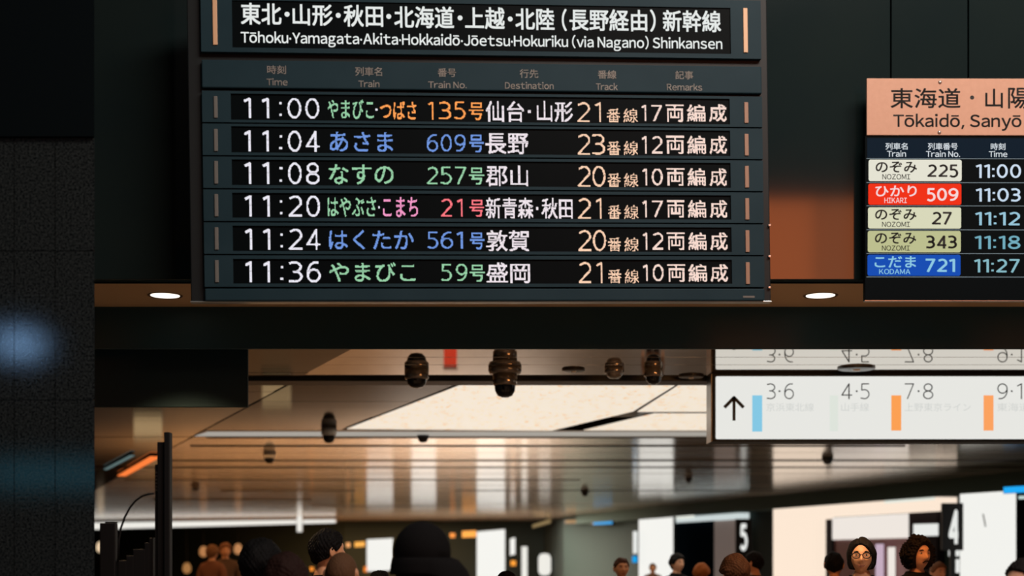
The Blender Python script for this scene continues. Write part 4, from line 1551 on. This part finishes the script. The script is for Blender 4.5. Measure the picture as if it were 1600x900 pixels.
# crowd facing the camera
person(971, 871, 15, 12, 'person with an orange lit face near the broad white poster', 'short', (70, 40, 24), 'warm', (30, 26, 26), face=True, seed=10)
person(1020, 880, 30, 0, 'tiny distant person in front of the broad white poster', 'short', (90, 60, 40), 'warm', (120, 90, 70), seed=11)
person(1058, 866, 17.8, 40, 'person with black hair at the right edge of the broad poster', 'full', (14, 14, 15), 'light', (18, 18, 20), face=True, seed=12)
person(1096, 881, 16, 150, 'person with orange brown hair in the dark shop entrance', 'full', (150, 84, 36), 'warm', (30, 26, 24), seed=13)
person(1148, 868, 9.6, -160, 'person with brown hair seen from behind at the beige wall', 'full', (62, 38, 24), 'warm', (40, 30, 26), seed=14)
person(1178, 861, 14, -130, 'dark haired person just right of the brown haired one', 'short', (20, 16, 15), 'warm', (20, 20, 22), seed=15)
person(1303, 862, 12.5, 170, 'black haired person seen from behind inside the lit shopfront', 'short', (14, 14, 16), 'tan', (150, 146, 140), seed=16)
gl = person(1346, 840, 9.3, -14, 'smiling man with glasses and chin length dark hair', 'parted', (16, 14, 14), 'warm', (24, 24, 26), face=True, seed=17)
# spectacles
bm = bmesh.new()
for sd in (-1, 1):
    ring = [(sd * .034 + .025 * math.cos(2 * math.pi * q / 24), -.1045 + .010 * abs(math.cos(2 * math.pi * q / 24)) * (1 if sd * math.cos(2 * math.pi * q / 24) > 0 else .2), 1.642 + .020 * math.sin(2 * math.pi * q / 24)) for q in range(25)]
    tube(bm, ring, .0032, 6)
    tube(bm, [(sd * .059, -.094, 1.647), (sd * .082, -.04, 1.648), (sd * .083, .01, 1.644)], .002, 6)
tube(bm, [(-.010, -.104, 1.646), (0, -.109, 1.649), (.010, -.104, 1.646)], .002, 6)
obj('glasses', bm, M['black'], gl)
cm = person(1434, 836, 10.4, 22, 'man with a mop of curly dark hair in a black shirt', 'curly', (24, 18, 16), 'warm', (18, 18, 20), face=True, hairtop=.03, seed=18)
bm = bmesh.new()
tube(bm, [(-.03, -.098, 1.574), (-.016, -.108, 1.584), (0, -.111, 1.586), (.016, -.108, 1.584), (.03, -.098, 1.574)], .0055, 8)
obj('moustache', bm, hair_mat((24, 18, 16)), cm, None, True)
person(1466, 878, 14.5, 20, 'light brown haired person half hidden behind the curly haired man', 'short', (120, 84, 60), 'light', (150, 120, 100), face=True, seed=19)
person(1603, 872, 6.2, -68, 'person in profile cut off by the right edge of the picture', 'short', (22, 18, 18), 'light', (26, 24, 24), face=True, seed=20)
person(332, 852, 24, 160, 'distant person among the dark shops, left one of the pair', 'full', (120, 84, 56), 'warm', (120, 80, 60), seed=21)
person(352, 849, 25, 20, 'distant person among the dark shops, right one of the pair', 'full', (130, 88, 60), 'warm', (90, 70, 56), face=True, seed=22)
# warm shop lamps behind them
for i, (px, py, c, lab) in enumerate(((318, 862, (190, 130, 80), 'warm blurred shop lamp left of the distant pair'), (372, 858, (200, 140, 90), 'warm blurred shop lamp right of the distant pair'), (292, 888, (170, 120, 70), 'dim warm shop lamp low behind the totem'), (157, 855, (250, 220, 180), 'pale shop lamp between granite pillar and gate post'))):
    e = empty('shop_lamp', P(px, py, 70)); tag(e, lab, 'lamp', 'warm shop lamps at the far left')
    bm = bmesh.new(); lathe(bm, [(0, .28), (.12, .24), (.2, .08), (.2, -.12), (.1, -.24), (0, -.26)], 20)
    obj('lamp_shade', bm, emis('warm_lamp', c, .9), e, None, True)
    bm = bmesh.new(); lathe(bm, [(0, .28), (.015, .28), (.015, CZ - e.location.z - .01), (0, CZ - e.location.z - .01)], 8)
    obj('cord', bm, M['black'], e)
